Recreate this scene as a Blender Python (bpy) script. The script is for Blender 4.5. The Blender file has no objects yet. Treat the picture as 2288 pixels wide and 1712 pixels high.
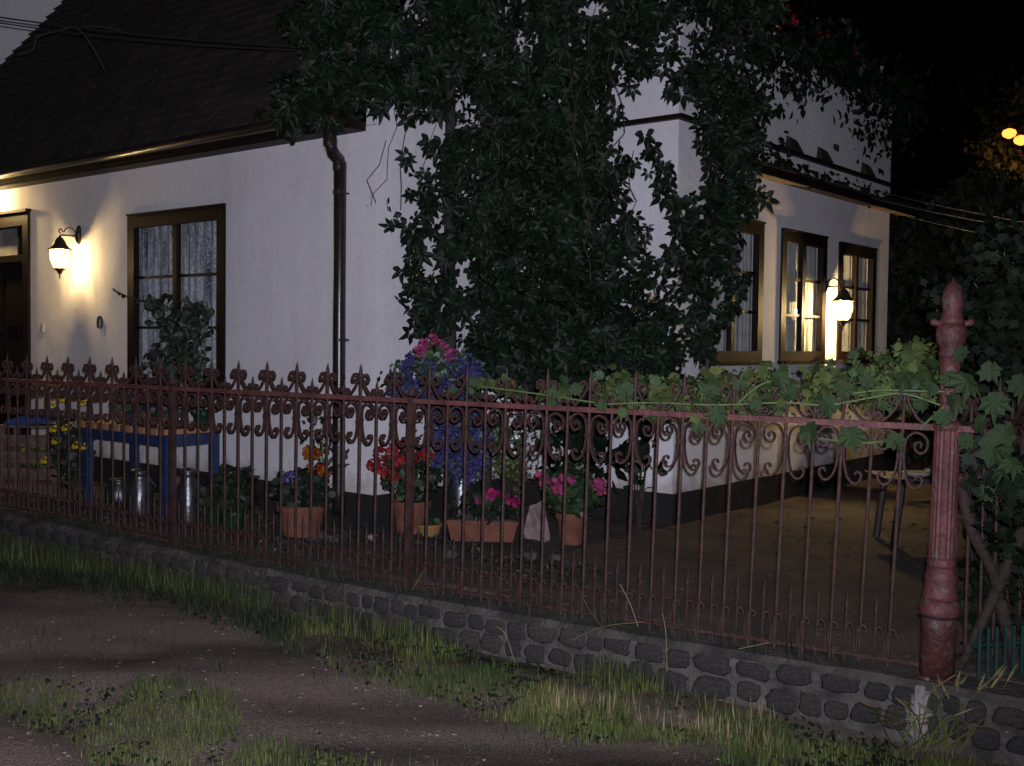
import bpy, math, random
import numpy as np
from mathutils import Vector, Matrix, noise as mnoise
random.seed(7); rng = np.random.default_rng(7)
scn = bpy.context.scene
COL = scn.collection
R = math.radians
# ------------------------------------------------------------------ camera
CAMZ, FPX, PITCH, ROLL = 1.6, 2440.0, math.atan(91/2440), 0.012
camd = bpy.data.cameras.new('camera'); cam = bpy.data.objects.new('camera', camd); COL.objects.link(cam)
camd.sensor_width = 36; camd.lens = FPX/2288*36; camd.clip_end = 800; camd.clip_start = 0.05
CM = Matrix.Translation((0, 0, CAMZ)) @ Matrix.Rotation(R(90)-PITCH, 4, 'X') @ Matrix.Rotation(ROLL, 4, 'Z')
cam.matrix_world = CM
scn.camera = cam
# ------------------------------------------------------------------ world, moon light, camera flash, exposure
w = bpy.data.worlds.new("World"); scn.world = w; w.use_nodes = True
nt = w.node_tree; bg = nt.nodes['Background']
sky = nt.nodes.new('ShaderNodeTexSky'); sky.sky_type = 'NISHITA'; sky.sun_disc = False
sky.sun_elevation = R(-4); sky.sun_rotation = R(200)
nt.links.new(sky.outputs[0], bg.inputs[0]); bg.inputs[1].default_value = 0.015
sd = bpy.data.lights.new('sun', 'SUN'); sd.energy = 0.02; sd.angle = R(0.5); sd.color = (1, .95, .88)
so = bpy.data.objects.new('sun', sd); so.rotation_euler = (R(50), 0, R(20)); COL.objects.link(so)
fd = bpy.data.lights.new('camera_flash', 'SPOT'); fd.energy = 1450; fd.color = (.86, .845, 1.02)
fd.spot_size = R(115); fd.spot_blend = 1.0; fd.shadow_soft_size = 0.015
fo = bpy.data.objects.new('camera_flash', fd); fo.location = (0.03, 0.0, CAMZ+.07)
fo.rotation_euler = (R(93), 0, R(13)); COL.objects.link(fo)
scn.view_settings.view_transform = 'Standard'; scn.view_settings.look = 'None'
scn.view_settings.gamma = 1; scn.view_settings.use_curve_mapping = False
scn.view_settings.exposure = 0.0
# ------------------------------------------------------------------ pixel helpers (authoring only: give real 3-D points)
R3 = CM.to_3x3()
def ray(px, py): return R3 @ Vector(((px-1144)/FPX, (856-py)/FPX, -1))
C0 = Vector((0, 0, CAMZ))
def atY(px, py, Y):
    d = ray(px, py); return C0 + d*(Y/d.y)
def hit(px, py, P, N):
    d = ray(px, py); return C0 + d*((P-C0).dot(N)/d.dot(N))
def atZ(px, py, z):
    d = ray(px, py); return C0 + d*((z-CAMZ)/d.z)
CI = R3.transposed()
def proj(p):
    q = CI @ (Vector(p)-C0); return (1144+FPX*q.x/-q.z, 856-FPX*q.y/-q.z)
# ------------------------------------------------------------------ materials
def mat(name, col, rough=.7, var=.25, scale=12, bump=.0, bscale=60, metal=0, col2=None, spec=None, island=False, coat=0, bmul=1):
    m = bpy.data.materials.new(name); m.use_nodes = True
    t = m.node_tree; b = t.nodes['Principled BSDF']
    b.inputs['Roughness'].default_value = rough; b.inputs['Metallic'].default_value = metal
    if spec is not None: b.inputs['Specular IOR Level'].default_value = spec
    if coat: b.inputs['Coat Weight'].default_value = coat
    tc = t.nodes.new('ShaderNodeTexCoord')
    n = t.nodes.new('ShaderNodeTexNoise'); n.inputs['Scale'].default_value = scale; n.inputs['Detail'].default_value = 8
    t.links.new(tc.outputs['Object'], n.inputs['Vector'])
    cr = t.nodes.new('ShaderNodeValToRGB')
    c2 = col2 or tuple(min(1, c*(1+var)) for c in col); c1 = col if col2 else tuple(c*(1-var) for c in col)
    cr.color_ramp.elements[0].position = .32; cr.color_ramp.elements[1].position = .68
    cr.color_ramp.elements[0].color = (*c1, 1); cr.color_ramp.elements[1].color = (*c2, 1)
    t.links.new(n.outputs[0], cr.inputs[0])
    out = cr.outputs[0]
    if island:
        g = t.nodes.new('ShaderNodeNewGeometry'); hv = t.nodes.new('ShaderNodeHueSaturation')
        mr = t.nodes.new('ShaderNodeMapRange'); mr.inputs[3].default_value = .5; mr.inputs[4].default_value = 1.6
        t.links.new(g.outputs['Random Per Island'], mr.inputs[0]); t.links.new(mr.outputs[0], hv.inputs['Value'])
        m2 = t.nodes.new('ShaderNodeMapRange'); m2.inputs[3].default_value = .47; m2.inputs[4].default_value = .53
        oi = t.nodes.new('ShaderNodeMath'); oi.operation = 'FRACT'
        mu = t.nodes.new('ShaderNodeMath'); mu.operation = 'MULTIPLY'; mu.inputs[1].default_value = 7.13
        t.links.new(g.outputs['Random Per Island'], mu.inputs[0]); t.links.new(mu.outputs[0], oi.inputs[0])
        t.links.new(oi.outputs[0], m2.inputs[0]); t.links.new(m2.outputs[0], hv.inputs['Hue'])
        t.links.new(out, hv.inputs['Color']); out = hv.outputs[0]
    t.links.new(out, b.inputs['Base Color'])
    if bump:
        n2 = t.nodes.new('ShaderNodeTexNoise'); n2.inputs['Scale'].default_value = bscale; n2.inputs['Detail'].default_value = 6
        t.links.new(tc.outputs['Object'], n2.inputs['Vector'])
        bp = t.nodes.new('ShaderNodeBump'); bp.inputs['Strength'].default_value = bump; bp.inputs['Distance'].default_value = .01*bmul
        t.links.new(n2.outputs[0], bp.inputs['Height']); t.links.new(bp.outputs[0], b.inputs['Normal'])
    return m
M = {}
M['stucco'] = mat('stucco', (.74, .73, .74), .9, .035, 1.3, .35, 55)
M['plinth'] = mat('plinth', (.011, .010, .010), .8, .4, 6, .5, 30)
M['brown'] = mat('brown_wood', (.010, .006, .0045), .6, .35, 20, .3, 40, spec=.18)
M['brownm'] = mat('brown_metal', (.018, .012, .011), .3, .3, 10, .1, 30)
M['roof'] = mat('roof', (.010, .008, .006), .9, .6, 4, .8, 40, col2=(.035, .028, .018))
M['redpaint'] = mat('red_paint', (.07, .024, .022), .6, .3, 7, .8, 45, col2=(.16, .052, .05))
M['redbar'] = mat('rusty_bar_paint', (.022, .011, .009), .65, .4, 18, .8, 60, col2=(.065, .024, .019))
M['darkmetal'] = mat('dark_metal', (.02, .02, .019), .35, .3, 20, metal=.6)
M['bronze'] = mat('bronze', (.05, .04, .03), .4, .4, 25, .2, 60, metal=.4)
M['zinc'] = mat('zinc', (.12, .13, .14), .35, .4, 9, .3, 30, metal=.85)
M['stone'] = mat('stone', (.028, .026, .024), .9, .5, 9, 1, 28, col2=(.085, .08, .075), bmul=3)
M['mortar'] = mat('mortar', (.03, .028, .023), .95, .35, 7, 1, 30, col2=(.11, .102, .09), bmul=3)
M['coping'] = mat('coping_mortar', (.022, .02, .017), .95, .35, 5, 1, 30, col2=(.085, .075, .064), bmul=3)
M['stone2'] = mat('brown_stone', (.04, .034, .028), .9, .5, 8, 1, 28, col2=(.12, .105, .09), bmul=3)
M['concrete'] = mat('concrete', (.14, .12, .11), .9, .4, 16, 1, 35, col2=(.27, .24, .23))
M['rock'] = mat('rock', (.14, .1, .1), .9, .3, 14, 1, 25, col2=(.26, .2, .2))
M['terracotta'] = mat('terracotta', (.10, .035, .02), .85, .25, 10, .6, 40, col2=(.18, .07, .036))
M['terraold'] = mat('old_terracotta', (.30, .13, .045), .8, .25, 12, .3, 40, col2=(.2, .14, .05))
M['bluepaint'] = mat('blue_paint', (.014, .032, .095), .55, .25, 12, .2, 50)
M['orangewood'] = mat('orange_wood', (.42, .16, .045), .6, .35, 9, .3, 40, col2=(.3, .19, .11))
M['wood'] = mat('wood', (.09, .06, .04), .8, .4, 14, .5, 40)
M['eaveswood'] = mat('eaves_wood', (.16, .10, .05), .8, .4, 14, .5, 40, col2=(.3, .2, .1))
M['darkwood'] = mat('dark_wood', (.03, .022, .018), .7, .4, 14, .5, 40)
M['bark'] = mat('bark', (.035, .024, .018), .9, .5, 30, 1, 50)
M['darkbark'] = mat('dark_bark', (.022, .018, .014), .9, .5, 30, 1, 50)
M['creeper'] = mat('creeper_leaf', (.006, .0125, .006), .5, .3, 9, island=True, spec=.14)
M['ivy'] = mat('ivy_leaf', (.009, .016, .009), .6, .3, 8, island=True, spec=.12)
M['grape'] = mat('grape_leaf', (.02, .045, .014), .6, .35, 14, .4, 60, island=True, spec=.35)
M['paleleaf'] = mat('pale_vine_leaf', (.05, .07, .02), .7, .3, 14, island=True, spec=.15)
M['farleaf'] = mat('tree_leaf', (.02, .026, .014), .6, .3, 5, island=True, spec=.2)
M['conifer'] = mat('conifer_leaf', (.008, .013, .008), .7, .3, 9, island=True, spec=.2)
M['potleaf'] = mat('pot_plant_leaf', (.02, .042, .015), .5, .3, 20, island=True)
M['darkpotleaf'] = mat('dark_pot_plant_leaf', (.010, .018, .009), .55, .3, 20, island=True)
M['yellowleaf'] = mat('yellowish_leaf', (.055, .075, .018), .6, .3, 20, island=True)
M['greystem'] = mat('green_stem', (.1, .16, .05), .6, .2, 20)
M['grass'] = mat('grass_blade', (.03, .052, .010), .6, .3, 1.6, col2=(.09, .1, .025), island=True, spec=.25)
M['grassdark'] = mat('dark_grass_blade', (.02, .028, .013), .6, .3, 1.5, island=True, spec=.2)
M['straw'] = mat('dry_grass', (.15, .125, .055), .7, .25, 20, island=True)
for k, c in dict(red=(.24, .014, .02), pink=(.27, .045, .11), magenta=(.22, .015, .08), blue=(.028, .028, .095), orange=(.24, .065, .008), yellow=(.5, .4, .02), white=(.6, .6, .62), purple=(.13, .08, .33)).items():
    M['fl_'+k] = mat(k+'_petal', c, .6, .25, 30, island=True, spec=.1)
M['greenglass'] = mat('green_glaze', (.006, .035, .015), .15, .2, 10)
M['bluecloth'] = mat('blue_plastic', (.015, .045, .14), .4, .3, 10)
M['whiteplastic'] = mat('white_enamel', (.35, .35, .35), .35, .1, 10)
M['teal'] = mat('teal_paint', (.006, .04, .034), .6, .3, 20)
M['black'] = mat('black_cable', (.015, .015, .016), .5, .1, 10)
M['wire'] = mat('grey_wire', (.07, .07, .07), .5, .1, 10)
M['horseshoe'] = mat('old_iron', (.03, .025, .022), .5, .3, 20)
M['glassdark'] = mat('bottle_glass', (.05, .06, .06), .08, .1, 10, metal=.3)

def emit(name, col, s, transp=0.0):
    m = bpy.data.materials.new(name); m.use_nodes = True; t = m.node_tree; t.nodes.clear()
    o = t.nodes.new('ShaderNodeOutputMaterial'); e = t.nodes.new('ShaderNodeEmission')
    e.inputs[0].default_value = (*col, 1); e.inputs[1].default_value = s
    if transp:
        tr = t.nodes.new('ShaderNodeBsdfTransparent'); mx = t.nodes.new('ShaderNodeMixShader'); mx.inputs[0].default_value = 1-transp
        t.links.new(tr.outputs[0], mx.inputs[1]); t.links.new(e.outputs[0], mx.inputs[2]); t.links.new(mx.outputs[0], o.inputs[0])
    else: t.links.new(e.outputs[0], o.inputs[0])
    return m
M['lampglass'] = emit('lit_lantern_glass', (1, .74, .34), 7, .6)
M['bulb'] = emit('bulb', (1, .78, .42), 30)
M['sodium'] = emit('sodium_lamp', (1, .3, .05), 3)

def glass_mat():
    m = bpy.data.materials.new('window_glass'); m.use_nodes = True; t = m.node_tree; t.nodes.clear()
    o = t.nodes.new('ShaderNodeOutputMaterial'); g = t.nodes.new('ShaderNodeBsdfGlossy'); g.inputs['Roughness'].default_value = .02
    tr = t.nodes.new('ShaderNodeBsdfTransparent'); tr.inputs[0].default_value = (.88, .9, .9, 1)
    fr = t.nodes.new('ShaderNodeLayerWeight'); fr.inputs[0].default_value = .2
    ad = t.nodes.new('ShaderNodeMath'); ad.operation = 'MULTIPLY_ADD'; ad.inputs[1].default_value = .6; ad.inputs[2].default_value = .05
    mx = t.nodes.new('ShaderNodeMixShader')
    t.links.new(fr.outputs['Facing'], ad.inputs[0]); t.links.new(ad.outputs[0], mx.inputs[0])
    t.links.new(tr.outputs[0], mx.inputs[1]); t.links.new(g.outputs[0], mx.inputs[2]); t.links.new(mx.outputs[0], o.inputs[0])
    return m
M['glass'] = glass_mat()
def stucco_mat():
    m = bpy.data.materials.new('stucco'); m.use_nodes = True; t = m.node_tree; b = t.nodes['Principled BSDF']; L = t.links.new
    b.inputs['Roughness'].default_value = .92; b.inputs['Specular IOR Level'].default_value = .2
    tc = t.nodes.new('ShaderNodeTexCoord')
    def nz(sc, d, stretch=None):
        n = t.nodes.new('ShaderNodeTexNoise'); n.inputs['Scale'].default_value = sc; n.inputs['Detail'].default_value = d
        if stretch:
            mp = t.nodes.new('ShaderNodeMapping'); mp.inputs['Scale'].default_value = stretch; L(tc.outputs['Object'], mp.inputs[0]); L(mp.outputs[0], n.inputs['Vector'])
        else: L(tc.outputs['Object'], n.inputs['Vector'])
        return n
    def ramp(n, p0, p1, c0, c1):
        r = t.nodes.new('ShaderNodeValToRGB'); r.color_ramp.elements[0].position = p0; r.color_ramp.elements[1].position = p1
        r.color_ramp.elements[0].color = (*c0, 1); r.color_ramp.elements[1].color = (*c1, 1); L(n.outputs[0], r.inputs[0]); return r
    a = ramp(nz(.9, 6), .3, .7, (.66, .65, .66), (.77, .76, .77)); d = ramp(nz(1, 7, (5, 5, .6)), .28, .5, (.94, .935, .925), (1, 1, 1))
    f = ramp(nz(30, 8), .3, .7, (.93, .93, .93), (1.03, 1.03, 1.03))
    # dirt splashed up from the ground
    sx = t.nodes.new('ShaderNodeSeparateXYZ'); L(tc.outputs['Object'], sx.inputs[0]); n = nz(7, 8)
    ad = t.nodes.new('ShaderNodeMath'); ad.operation = 'MULTIPLY_ADD'; ad.inputs[1].default_value = .5; L(n.outputs[0], ad.inputs[0]); L(sx.outputs[2], ad.inputs[2])
    sp = t.nodes.new('ShaderNodeValToRGB'); e = sp.color_ramp.elements; e[0].position = .70; e[0].color = (.62, .57, .5, 1); e[1].position = .86; e[1].color = (1, 1, 1, 1); L(ad.outputs[0], sp.inputs[0])
    out = a.outputs[0]
    for q in (d, f, sp):
        mx = t.nodes.new('ShaderNodeMixRGB'); mx.blend_type = 'MULTIPLY'; mx.inputs[0].default_value = 1; L(out, mx.inputs[1]); L(q.outputs[0], mx.inputs[2]); out = mx.outputs[0]
    L(out, b.inputs['Base Color'])
    h = nz(5, 10); h2 = nz(60, 6); mm = t.nodes.new('ShaderNodeMath'); mm.operation = 'MULTIPLY_ADD'; mm.inputs[1].default_value = .25; L(h2.outputs[0], mm.inputs[0]); L(h.outputs[0], mm.inputs[2])
    bp = t.nodes.new('ShaderNodeBump'); bp.inputs['Strength'].default_value = .32; bp.inputs['Distance'].default_value = .025; L(mm.outputs[0], bp.inputs['Height']); L(bp.outputs[0], b.inputs['Normal'])
    return m
M['stucco'] = stucco_mat()
def paint_mat():
    m = M['redpaint'].copy(); m.name = 'chipped_red_paint'; t = m.node_tree; b = t.nodes['Principled BSDF']; L = t.links.new
    src = b.inputs['Base Color'].links[0].from_socket; tc = t.nodes.new('ShaderNodeTexCoord')
    n = t.nodes.new('ShaderNodeTexNoise'); n.inputs['Scale'].default_value = 22; n.inputs['Detail'].default_value = 9; L(tc.outputs['Object'], n.inputs['Vector'])
    sx = t.nodes.new('ShaderNodeSeparateXYZ'); L(tc.outputs['Object'], sx.inputs[0])
    ma = t.nodes.new('ShaderNodeMapRange'); ma.inputs[1].default_value = .15; ma.inputs[2].default_value = .6; ma.inputs[3].default_value = .07; ma.inputs[4].default_value = .0; L(sx.outputs[2], ma.inputs[0])
    ad = t.nodes.new('ShaderNodeMath'); ad.operation = 'ADD'; L(n.outputs[0], ad.inputs[0]); L(ma.outputs[0], ad.inputs[1])
    r = t.nodes.new('ShaderNodeValToRGB'); r.color_ramp.elements[0].position = .62; r.color_ramp.elements[1].position = .65; L(ad.outputs[0], r.inputs[0])
    c = t.nodes.new('ShaderNodeMixRGB'); c.inputs[2].default_value = (.13, .09, .075, 1); L(r.outputs[0], c.inputs[0]); L(src, c.inputs[1])
    n2 = t.nodes.new('ShaderNodeTexNoise'); n2.inputs['Scale'].default_value = 4; n2.inputs['Detail'].default_value = 9; L(tc.outputs['Object'], n2.inputs['Vector'])
    r2 = t.nodes.new('ShaderNodeValToRGB'); r2.color_ramp.elements[0].position = .42; r2.color_ramp.elements[1].position = .6; r2.color_ramp.elements[0].color = (.6, .57, .52, 1); L(n2.outputs[0], r2.inputs[0])
    mu = t.nodes.new('ShaderNodeMixRGB'); mu.blend_type = 'MULTIPLY'; mu.inputs[0].default_value = 1; L(c.outputs[0], mu.inputs[1]); L(r2.outputs[0], mu.inputs[2]); L(mu.outputs[0], b.inputs['Base Color'])
    return m
M['postpaint'] = paint_mat()
def lace_mat():
    m = bpy.data.materials.new('lace_curtain'); m.use_nodes = True; t = m.node_tree; b = t.nodes['Principled BSDF']
    tc = t.nodes.new('ShaderNodeTexCoord'); mp = t.nodes.new('ShaderNodeMapping'); mp.inputs['Scale'].default_value = (26, 26, 2.2)
    n = t.nodes.new('ShaderNodeTexNoise'); n.inputs['Scale'].default_value = 1; n.inputs['Detail'].default_value = 6
    v = t.nodes.new('ShaderNodeTexVoronoi'); v.inputs['Scale'].default_value = 45
    mu = t.nodes.new('ShaderNodeMath'); mu.operation = 'MULTIPLY_ADD'; mu.inputs[1].default_value = .35
    cr = t.nodes.new('ShaderNodeValToRGB'); cr.color_ramp.elements[0].position = .42; cr.color_ramp.elements[1].position = .85
    cr.color_ramp.elements[0].color = (.07, .085, .09, 1); cr.color_ramp.elements[1].color = (.75, .77, .8, 1)
    t.links.new(tc.outputs['Object'], mp.inputs[0]); t.links.new(mp.outputs[0], n.inputs['Vector']); t.links.new(tc.outputs['Object'], v.inputs['Vector'])
    t.links.new(v.outputs[0], mu.inputs[0]); t.links.new(n.outputs[0], mu.inputs[2]); t.links.new(mu.outputs[0], cr.inputs[0])
    t.links.new(cr.outputs[0], b.inputs['Base Color']); b.inputs['Roughness'].default_value = .9
    return m
M['lace'] = lace_mat()
M['sheer'] = mat('sheer_curtain', (.45, .45, .43), .9, .3, 9, col2=(.65, .65, .62))
def lane_mat():
    m = bpy.data.materials.new('lane_soil'); m.use_nodes = True; t = m.node_tree; b = t.nodes['Principled BSDF']
    b.inputs['Roughness'].default_value = .95; b.inputs['Specular IOR Level'].default_value = .15
    tc = t.nodes.new('ShaderNodeTexCoord'); L = t.links.new
    def nz(s, d=8, src=None):
        n = t.nodes.new('ShaderNodeTexNoise'); n.inputs['Scale'].default_value = s; n.inputs['Detail'].default_value = d
        L(src or tc.outputs['Object'], n.inputs['Vector']); return n
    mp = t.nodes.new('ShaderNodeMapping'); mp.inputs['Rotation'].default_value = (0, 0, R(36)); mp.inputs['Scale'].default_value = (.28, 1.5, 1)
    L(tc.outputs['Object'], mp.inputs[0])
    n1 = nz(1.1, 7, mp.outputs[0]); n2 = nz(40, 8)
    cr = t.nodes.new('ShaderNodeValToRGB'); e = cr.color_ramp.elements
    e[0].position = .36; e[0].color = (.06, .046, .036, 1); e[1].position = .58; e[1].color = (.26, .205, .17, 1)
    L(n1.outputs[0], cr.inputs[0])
    cr2 = t.nodes.new('ShaderNodeValToRGB'); cr2.color_ramp.elements[0].color = (.3, .29, .28, 1); cr2.color_ramp.elements[1].color = (1.4, 1.4, 1.42, 1)
    cr2.color_ramp.elements[0].position = .3; cr2.color_ramp.elements[1].position = .7
    L(n2.outputs[0], cr2.inputs[0]); n2.inputs['Scale'].default_value = 130
    mx = t.nodes.new('ShaderNodeMixRGB'); mx.blend_type = 'MULTIPLY'; mx.inputs[0].default_value = 1
    L(cr.outputs[0], mx.inputs[1]); L(cr2.outputs[0], mx.inputs[2]); L(mx.outputs[0], b.inputs['Base Color'])
    n3 = nz(110, 12); bp = t.nodes.new('ShaderNodeBump'); bp.inputs['Strength'].default_value = 1; bp.inputs['Distance'].default_value = .02
    L(n3.outputs[0], bp.inputs['Height']); L(bp.outputs[0], b.inputs['Normal'])
    return m
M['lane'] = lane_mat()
M['garden'] = mat('garden_soil', (.03, .023, .018), .95, .4, 3, 1, 30, col2=(.08, .06, .047), bmul=3)

# ------------------------------------------------------------------ object helpers
def tag(o, label=None, cat=None, group=None, kind=None):
    if label: o['label'] = label
    if cat: o['category'] = cat
    if group: o['group'] = group
    if kind: o['kind'] = kind
    return o
def empty(name, loc=(0, 0, 0), label=None, cat=None, group=None, rz=0, kind=None):
    o = bpy.data.objects.new(name, None); COL.objects.link(o); o.location = loc; o.rotation_euler = (0, 0, rz)
    o.empty_display_size = .05
    return tag(o, label, cat, group, kind)
def inst(name, data, parent=None, mw=None):
    o = bpy.data.objects.new(name, data); COL.objects.link(o)
    if parent: o.parent = parent
    if mw is not None: o.matrix_local = mw
    return o
class MB:
    def __init__(s, off=(0, 0, 0)): s.v = []; s.f = []; s.off = Vector(off)
    def add(s, vs, fs):
        b = len(s.v); s.v += [Vector(v)-s.off for v in vs]; s.f += [tuple(i+b for i in f) for f in fs]
    def hexa(s, c):   # 8 corners: bottom 4 ccw, top 4
        s.add(c, [(0, 3, 2, 1), (4, 5, 6, 7), (0, 1, 5, 4), (1, 2, 6, 5), (2, 3, 7, 6), (3, 0, 4, 7)])
    def box(s, c, d, rz=0):
        c = Vector(c); x, y, z = d[0]/2, d[1]/2, d[2]/2; m = Matrix.Rotation(rz, 3, 'Z')
        s.hexa([c+m@Vector(p) for p in [(-x, -y, -z), (x, -y, -z), (x, y, -z), (-x, y, -z), (-x, -y, z), (x, -y, z), (x, y, z), (-x, y, z)]])
    def quad(s, a, b, c, d): s.add([a, b, c, d], [(0, 1, 2, 3)])
    def lathe(s, prof, c=(0, 0, 0), n=20, flute=0, lean=(0, 0), cap=True):
        vs = []; c = Vector(c)
        for i, (r, z) in enumerate(prof):
            for k in range(n):
                a = 2*math.pi*k/n; rr = r*(1-(flute if (flute and k % 2) else 0))
                vs.append(c+Vector((rr*math.cos(a)+lean[0]*z, rr*math.sin(a)+lean[1]*z, z)))
        fs = []
        for i in range(len(prof)-1):
            for k in range(n):
                k2 = (k+1) % n; fs.append((i*n+k, i*n+k2, (i+1)*n+k2, (i+1)*n+k))
        if cap:
            fs.append(tuple(range(n-1, -1, -1))); fs.append(tuple((len(prof)-1)*n+k for k in range(n)))
        s.add(vs, fs)
    def tube(s, pts, r, n=6):
        pts = [Vector(p) for p in pts]; vs = []; up0 = None
        rs = r if isinstance(r, (list, tuple)) else [r]*len(pts)
        for i, p in enumerate(pts):
            d = (pts[min(i+1, len(pts)-1)]-pts[max(i-1, 0)]).normalized()
            if up0 is None: up0 = d.orthogonal().normalized()
            u = (up0-d*up0.dot(d)).normalized(); up0 = u; v = d.cross(u)
            for k in range(n):
                a = 2*math.pi*k/n; vs.append(p+(u*math.cos(a)+v*math.sin(a))*rs[i])
        fs = []
        for i in range(len(pts)-1):
            for k in range(n):
                k2 = (k+1) % n; fs.append((i*n+k, i*n+k2, (i+1)*n+k2, (i+1)*n+k))
        fs.append(tuple(range(n-1, -1, -1))); fs.append(tuple((len(pts)-1)*n+k for k in range(n)))
        s.add(vs, fs)
    def ribbon(s, pts, t, d):   # planar curve in xz, thickness t in plane, depth d along y
        vs = []; P = [Vector((p[0], 0, p[1])) for p in pts]
        for i, p in enumerate(P):
            dd = (P[min(i+1, len(P)-1)]-P[max(i-1, 0)]).normalized(); nn = Vector((-dd.z, 0, dd.x))
            for a, b in ((-1, -1), (1, -1), (1, 1), (-1, 1)): vs.append(p+nn*a*t/2+Vector((0, b*d/2, 0)))
        fs = [(3, 2, 1, 0)]
        for i in range(len(P)-1):
            for k in range(4):
                k2 = (k+1) % 4; fs.append((i*4+k, i*4+k2, (i+1)*4+k2, (i+1)*4+k))
        b = (len(P)-1)*4; fs.append((b, b+1, b+2, b+3)); s.add(vs, fs)
    def data(s, name, m, smooth=False):
        me = bpy.data.meshes.new(name); me.from_pydata([tuple(v) for v in s.v], [], s.f); me.materials.append(m)
        if smooth: me.polygons.foreach_set('use_smooth', [True]*len(me.polygons))
        me.update(); return me
    def build(s, name, m, parent=None, smooth=False, **kw):
        return tag(inst(name, s.data(name, m, smooth), parent), **kw)
def crom(pts, k=5):
    P = [pts[0]]+list(pts)+[pts[-1]]; out = []
    for i in range(1, len(P)-2):
        for j in range(k):
            t = j/k; a, b, c, d = (np.array(P[i+q], float) for q in (-1, 0, 1, 2))
            out.append(tuple(.5*((2*b)+(-a+c)*t+(2*a-5*b+4*c-d)*t*t+(-a+3*b-3*c+d)*t**3)))
    out.append(tuple(pts[-1])); return out
def scatter(name, tv, tf, mats, m, parent=None, **kw):
    """one mesh from a template repeated with 4x4 matrices (numpy)"""
    T = np.array(mats); n = len(T); tv = np.array(tv, float); k = len(tv)
    h = np.concatenate([tv, np.ones((k, 1))], 1)
    V = np.einsum('nij,kj->nki', T, h)[:, :, :3].reshape(-1, 3)
    fl = len(tf[0]); F = (np.array(tf)[None]+np.arange(n)[:, None, None]*k).reshape(-1, fl)
    me = bpy.data.meshes.new(name); me.vertices.add(len(V)); me.vertices.foreach_set('co', V.ravel())
    me.loops.add(F.size); me.loops.foreach_set('vertex_index', F.ravel().astype(np.int32))
    me.polygons.add(len(F)); me.polygons.foreach_set('loop_start', np.arange(0, F.size, fl, dtype=np.int32))
    me.materials.append(m); me.update(calc_edges=True); me.validate()
    return tag(inst(name, me, parent), **kw)
def frame(n, tip):
    """matrix with local z = normal n, local y = tip direction"""
    n = Vector(n).normalized(); t = Vector(tip); t = (t-n*t.dot(n))
    t = t.normalized() if t.length > 1e-4 else n.orthogonal().normalized()
    x = t.cross(n); return Matrix((x, t, n)).transposed()
def lm(p, n, tip, s):
    m = (frame(n, tip)*s).to_4x4(); m.translation = Vector(p); return m
def rv(s=1): return Vector(rng.normal(0, s, 3))
def inpoly(x, y, poly):
    c = False; j = len(poly)-1
    for i in range(len(poly)):
        xi, yi = poly[i]; xj, yj = poly[j]
        if (yi > y) != (yj > y) and x < (xj-xi)*(y-yi)/(yj-yi)+xi: c = not c
        j = i
    return c
def samp(poly, n):
    xs = [p[0] for p in poly]; ys = [p[1] for p in poly]; o = []
    while len(o) < n:
        x = random.uniform(min(xs), max(xs)); y = random.uniform(min(ys), max(ys))
        if inpoly(x, y, poly): o.append((x, y))
    return o
# leaf templates --------------------------------------------------
def leaflet(L, W, ang, base=0.0):
    c, s = math.cos(ang), math.sin(ang); P = [(0, base, 0), (-W*.5, L*.45, .06*L), (0, L*.5, -.03*L), (W*.5, L*.45, .06*L), (-W*.3, L*.78, .02*L), (0, L, -.12*L), (W*.3, L*.78, .02*L)]
    V = [(x*c+y*s, -x*s+y*c, z) for x, y, z in P]
    return V, [(0, 2, 1), (0, 3, 2), (1, 2, 4), (2, 5, 4), (2, 3, 6), (2, 6, 5)]
CV, CF = [], []
for a, L in ((0, 1.0), (.85, .92), (-.85, .92), (1.85, .7), (-1.85, .7)):
    v, f = leaflet(L, .37, a, .08); b = len(CV); CV += v; CF += [tuple(i+b for i in q) for q in f]
def lobed(lobes, depth=.55, droop=.12):
    V = [(0, .35, 0)]; n = len(lobes)
    out = []
    for i, (a, r) in enumerate(lobes):
        out.append((r*math.sin(a), .35+r*math.cos(a), -droop*r*r))
        if i < n-1:
            a2 = (a+lobes[i+1][0])/2; r2 = min(r, lobes[i+1][1])*depth; out.append((r2*math.sin(a2), .35+r2*math.cos(a2), -droop*r2*r2+.012))
    V += out; F = [(0, i+1, i) for i in range(1, len(out))]+[(0, 1, len(out))]
    return V, F
GV, GF = lobed([(-2.6, .42), (-1.9, .5), (-1.15, .6), (-.6, .52), (0, .74), (.55, .5), (1.2, .58), (1.95, .52), (2.6, .4)], .8, .2)
def curl(V, a, b, c): return [(x, y, z+a*x*x+b*(y-.35)*abs(y-.35)+c*x*y) for x, y, z in V]
GVs = [curl(GV, .5, -.5, .2), curl(GV, -.5, -.3, -.3), curl(GV, .1, -.9, .1)]
IV, IF = lobed([(-2.5, .4), (-1.3, .55), (-.6, .45), (0, .7), (.6, .45), (1.3, .55), (2.5, .4)], .75)
SV, SF = leaflet(1, .6, 0)             # simple leaf
RV = [(0, 0, 0), (-.5, .3, .08), (-.45, .8, .1), (0, 1, .05), (.45, .8, .1), (.5, .3, .08), (0, .5, 0)]
RF = [(6, 0, 1), (6, 1, 2), (6, 2, 3), (6, 3, 4), (6, 4, 5), (6, 5, 0)]
BV = [(-.5, 0, 0), (.5, 0, 0), (-.42, .4, .05), (.42, .4, .05), (-.28, .75, .16), (.28, .75, .16), (0, 1, .32)]
BF = [(0, 1, 3), (0, 3, 2), (2, 3, 5), (2, 5, 4), (4, 5, 6)]
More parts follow.
